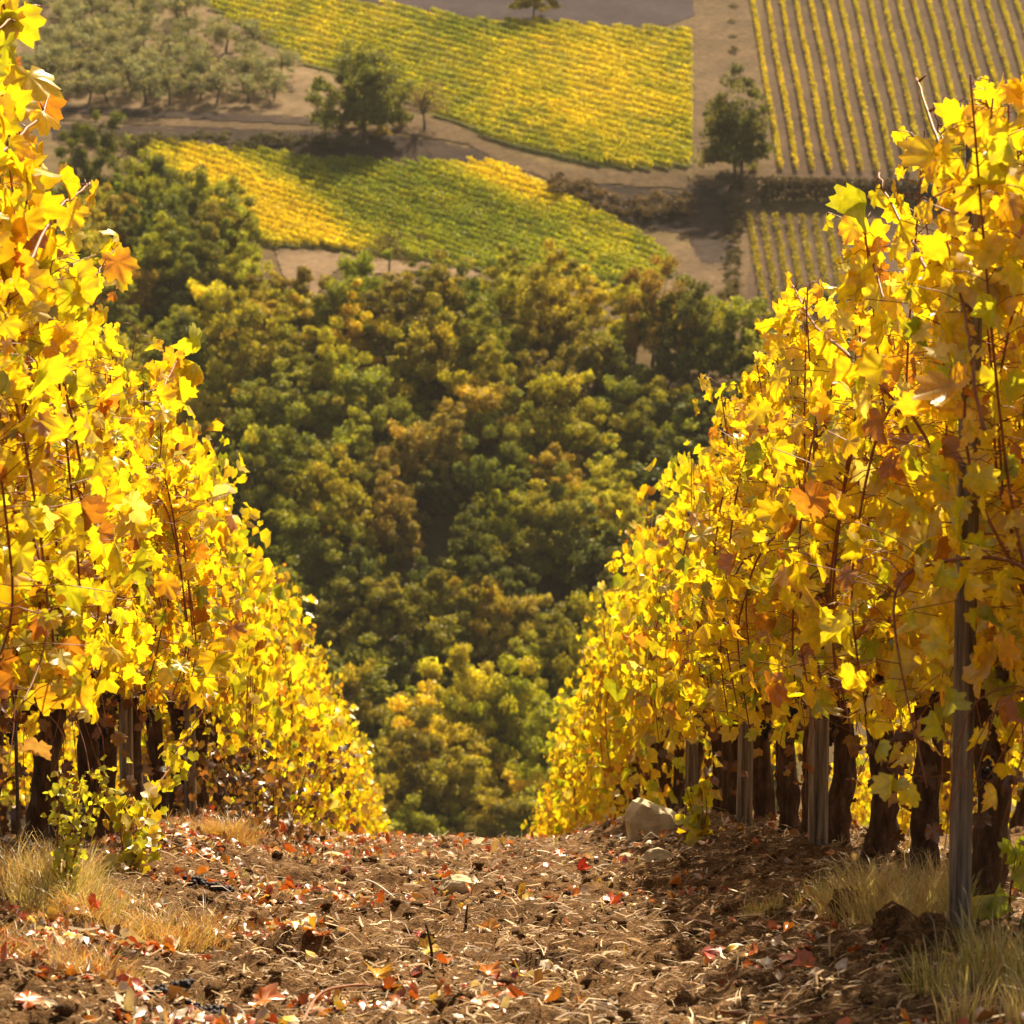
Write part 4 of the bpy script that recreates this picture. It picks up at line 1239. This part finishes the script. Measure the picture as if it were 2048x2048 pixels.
tuft(925, 900, 900, .26, .12, DRY, 'upright dry grass just left of the nearest post foot', k=3, lean=.4)
tuft(992, 985, 800, .26, .14, np.concatenate([GRN, DRY[:2]]), 'green and straw grass tuft in the bottom right corner', k=4)
tuft(965, 925, 260, .20, .08, GRN, 'small green grass tuft right at the nearest post foot', k=2)
tuft(1015, 1015, 420, .2, .12, DRY, 'low dry grass clump at the extreme bottom right', k=3)
tuft(60, 905, 2400, .20, .20, np.concatenate([DRY, GRN[:2]]), 'loose yellowish grass tuft below the green weed at left', k=9, stretch=1.1, lean=1.2)
tuft(130, 925, 3200, .15, .22, ORG, 'low orange-tinted dry grass patch spreading into the path at left', k=12, stretch=1.3, lean=1.4)
tuft(35, 955, 2600, .15, .22, ORG, 'dry orange grass patch in the left lower corner', k=10, stretch=1.2, lean=1.4)
tuft(95, 900, 1800, .22, .22, np.concatenate([ORG, DRY]), 'blond grass patch between the green weed and the path edge', k=9, stretch=1.2, lean=1.1)
tuft(205, 832, 2600, .16, .22, ORG, 'soft pinkish dry grass patch on the left bank beyond the yellow shoot', k=9, lean=1.3)
tuft(30, 880, 500, .25, .15, DRY, 'tall straw stems at the foot of the first left trunk', k=4, lean=.8)
mb = MB()
for _ in range(160):
    sd = rng.choice([-1, 1]); x = sd*rng.uniform(1.25, 2.2); y = rng.uniform(7, 24)
    blades(mb, x, y, 26, rng.uniform(.06, .18), .12, np.concatenate([DRY, ORG]), rng, .7)
for _ in range(40):
    x = rng.uniform(-.9, .9); y = rng.uniform(6, 18)
    blades(mb, x, y, rng.randint(1, 4), rng.uniform(.06, .15), .02, GRN, rng, .4, w_=.003)
tag(link('bank_grass', mb.mesh('bank_grass', smooth=False), M['grass']), 'thin dry grass growing along the feet of the vine rows', 'grass', kind='stuff')

# trailing yellow shoot on the left bank
def leafy_plant(name, stems, leafn, size, pal, label, cat, seed, stem_r=.004, lod=0, spread=.05, stem_mat='cane'):
    rng = np.random.RandomState(seed)
    org = stems[0][0].copy()
    root = empty(name, org); tag(root, label, cat)
    f = MB(); per = leafn//len(stems); sm = MB()
    for st in stems:
        P = spline(st, 16)
        sm = MB(); tube(sm, P-org, np.linspace(stem_r, stem_r*.4, 16), 5)
        link('stem', sm.mesh('stem'), M[stem_mat], root)
        k = rng.randint(2, 16, per)
        A = P[k]-org+rng.randn(per, 3)*spread
        add_leaves(f, A, np.array([0, 0, -.6])+rng.randn(per, 3)*.5, np.array([.3, -.5, .7])+rng.randn(per, 3)*.5, size*(.6+.6*rng.rand(per)), pal[rng.randint(len(pal), size=per)]*(.8+.4*rng.rand(per, 1)), lod, rng=rng)
    link('foliage', f.mesh('foliage'), M['vine_leaf'], root)
YP = np.array([(.76, .56, .02), (.66, .56, .03), (.50, .48, .03), (.78, .50, .03)])
def bank_pt(px, py, up): 
    p = near([px], [py])[0]; return np.array([p[0], p[1], p[2]+up])
b0 = bank_pt(128, 872, 0)
def offs(o, *l): return [b0+np.array(v) for v in l]
leafy_plant('vine_sucker', [offs(b0, (0, 0, 0), (-.02, 0, .1), (-.03, .05, .2), (.0, .1, .26)), offs(b0, (0, 0, 0), (.04, .1, .12), (.05, .4, .2), (.08, 1.2, .2)), offs(b0, (0, 0, 0), (.03, -.03, .06), (.06, -.05, .10), (.07, 0, .14)), offs(b0, (0, .2, .1), (.06, 1.2, .2), (.12, 2.2, .25), (.16, 3.2, .22))], 120, .055, YP,
            'bright yellow trailing vine shoot on the left bank', 'vine shoot', 5, lod=1, spread=.035)
g0 = bank_pt(66, 905, 0)
st = []
for k in range(5):
    a = rng.uniform(-.05, .08); st.append([g0, g0+np.array([a*.5, 0, .14]), g0+np.array([a+.02, .04, .28]), g0+np.array([a*1.4+.05, .05, .36+.06*rng.rand()])])
leafy_plant('weed', st, 230, .026, np.array([(.52, .52, .05), (.62, .56, .06), (.42, .44, .05)]), 'slender feathery yellow-green weed in front of the left trunks', 'weed', 6, stem_r=.003, lod=2, spread=.022)
# reddish dry bramble on the left bank
rng = np.random.RandomState(12)
r0 = bank_pt(268, 838, 0)
st = []
for k in range(16):
    a = rng.uniform(-.28, .28); b = rng.uniform(-.8, .8)
    st.append([r0+np.array([a*.6, b*.8, 0]), r0+np.array([a*.9, b, .12]), r0+np.array([a*1.2, b*1.2, .22+.1*rng.rand()]), r0+np.array([a*1.5, b*1.4, .18+.16*rng.rand()])])
leafy_plant('bramble', st, 420, .045, np.array([(.16, .07, .03), (.24, .10, .04), (.30, .16, .06), (.10, .05, .025)]), 'dry reddish brown bramble on the left bank near the crest', 'shrub', 8, lod=1, spread=.06, stem_mat='bark')
s0 = bank_pt(700, 838, 0)
st = [[s0, s0+np.array([rng.uniform(-.04, .04), rng.uniform(-.1, .1), .12]), s0+np.array([rng.uniform(-.07, .07), rng.uniform(-.1, .1), .24])] for k in range(4)]
leafy_plant('vine_sucker', st, 36, .07, YP, 'low yellow-green vine sucker right of the pale rock', 'vine shoot', 9, lod=1, spread=.035)
t0 = bank_pt(1010, 925, 0)
st = [[t0, t0+np.array([.0, 0, .1]), t0+np.array([rng.uniform(-.05, .05), 0, .2])] for k in range(2)]
leafy_plant('vine_sucker', st, 9, .10, np.array([(.35, .40, .04), (.5, .48, .04)]), 'large green leaves of a low shoot at the right edge near the post foot', 'vine shoot', 10, lod=0, spread=.03)

# ------------------------------------------------------------------ the air
HAZE = 0.00008
if HAZE > 0:
    x0, x1, y0, y1, z0, z1 = -620, 620, -60, 1520, -62, 118
    V = [(x, y, z) for z in (z0, z1) for y in (y0, y1) for x in (x0, x1)]
    Fq = [(0, 2, 3, 1), (4, 5, 7, 6), (0, 1, 5, 4), (2, 6, 7, 3), (0, 4, 6, 2), (1, 3, 7, 5)]
    mb = MB(); mb.add(V, Fq)
    m, t, out = mat('haze')
    v = nd(t, 'ShaderNodeVolumePrincipled'); v.inputs['Density'].default_value = HAZE
    v.inputs['Color'].default_value = (0.96, 0.90, 0.82, 1); v.inputs['Anisotropy'].default_value = 0.0
    t.links.new(v.outputs[0], out.inputs['Volume'])
    tag(link('haze', mb.mesh('haze', smooth=False), m), 'thin pale haze in the air over the valley', 'haze', kind='stuff')
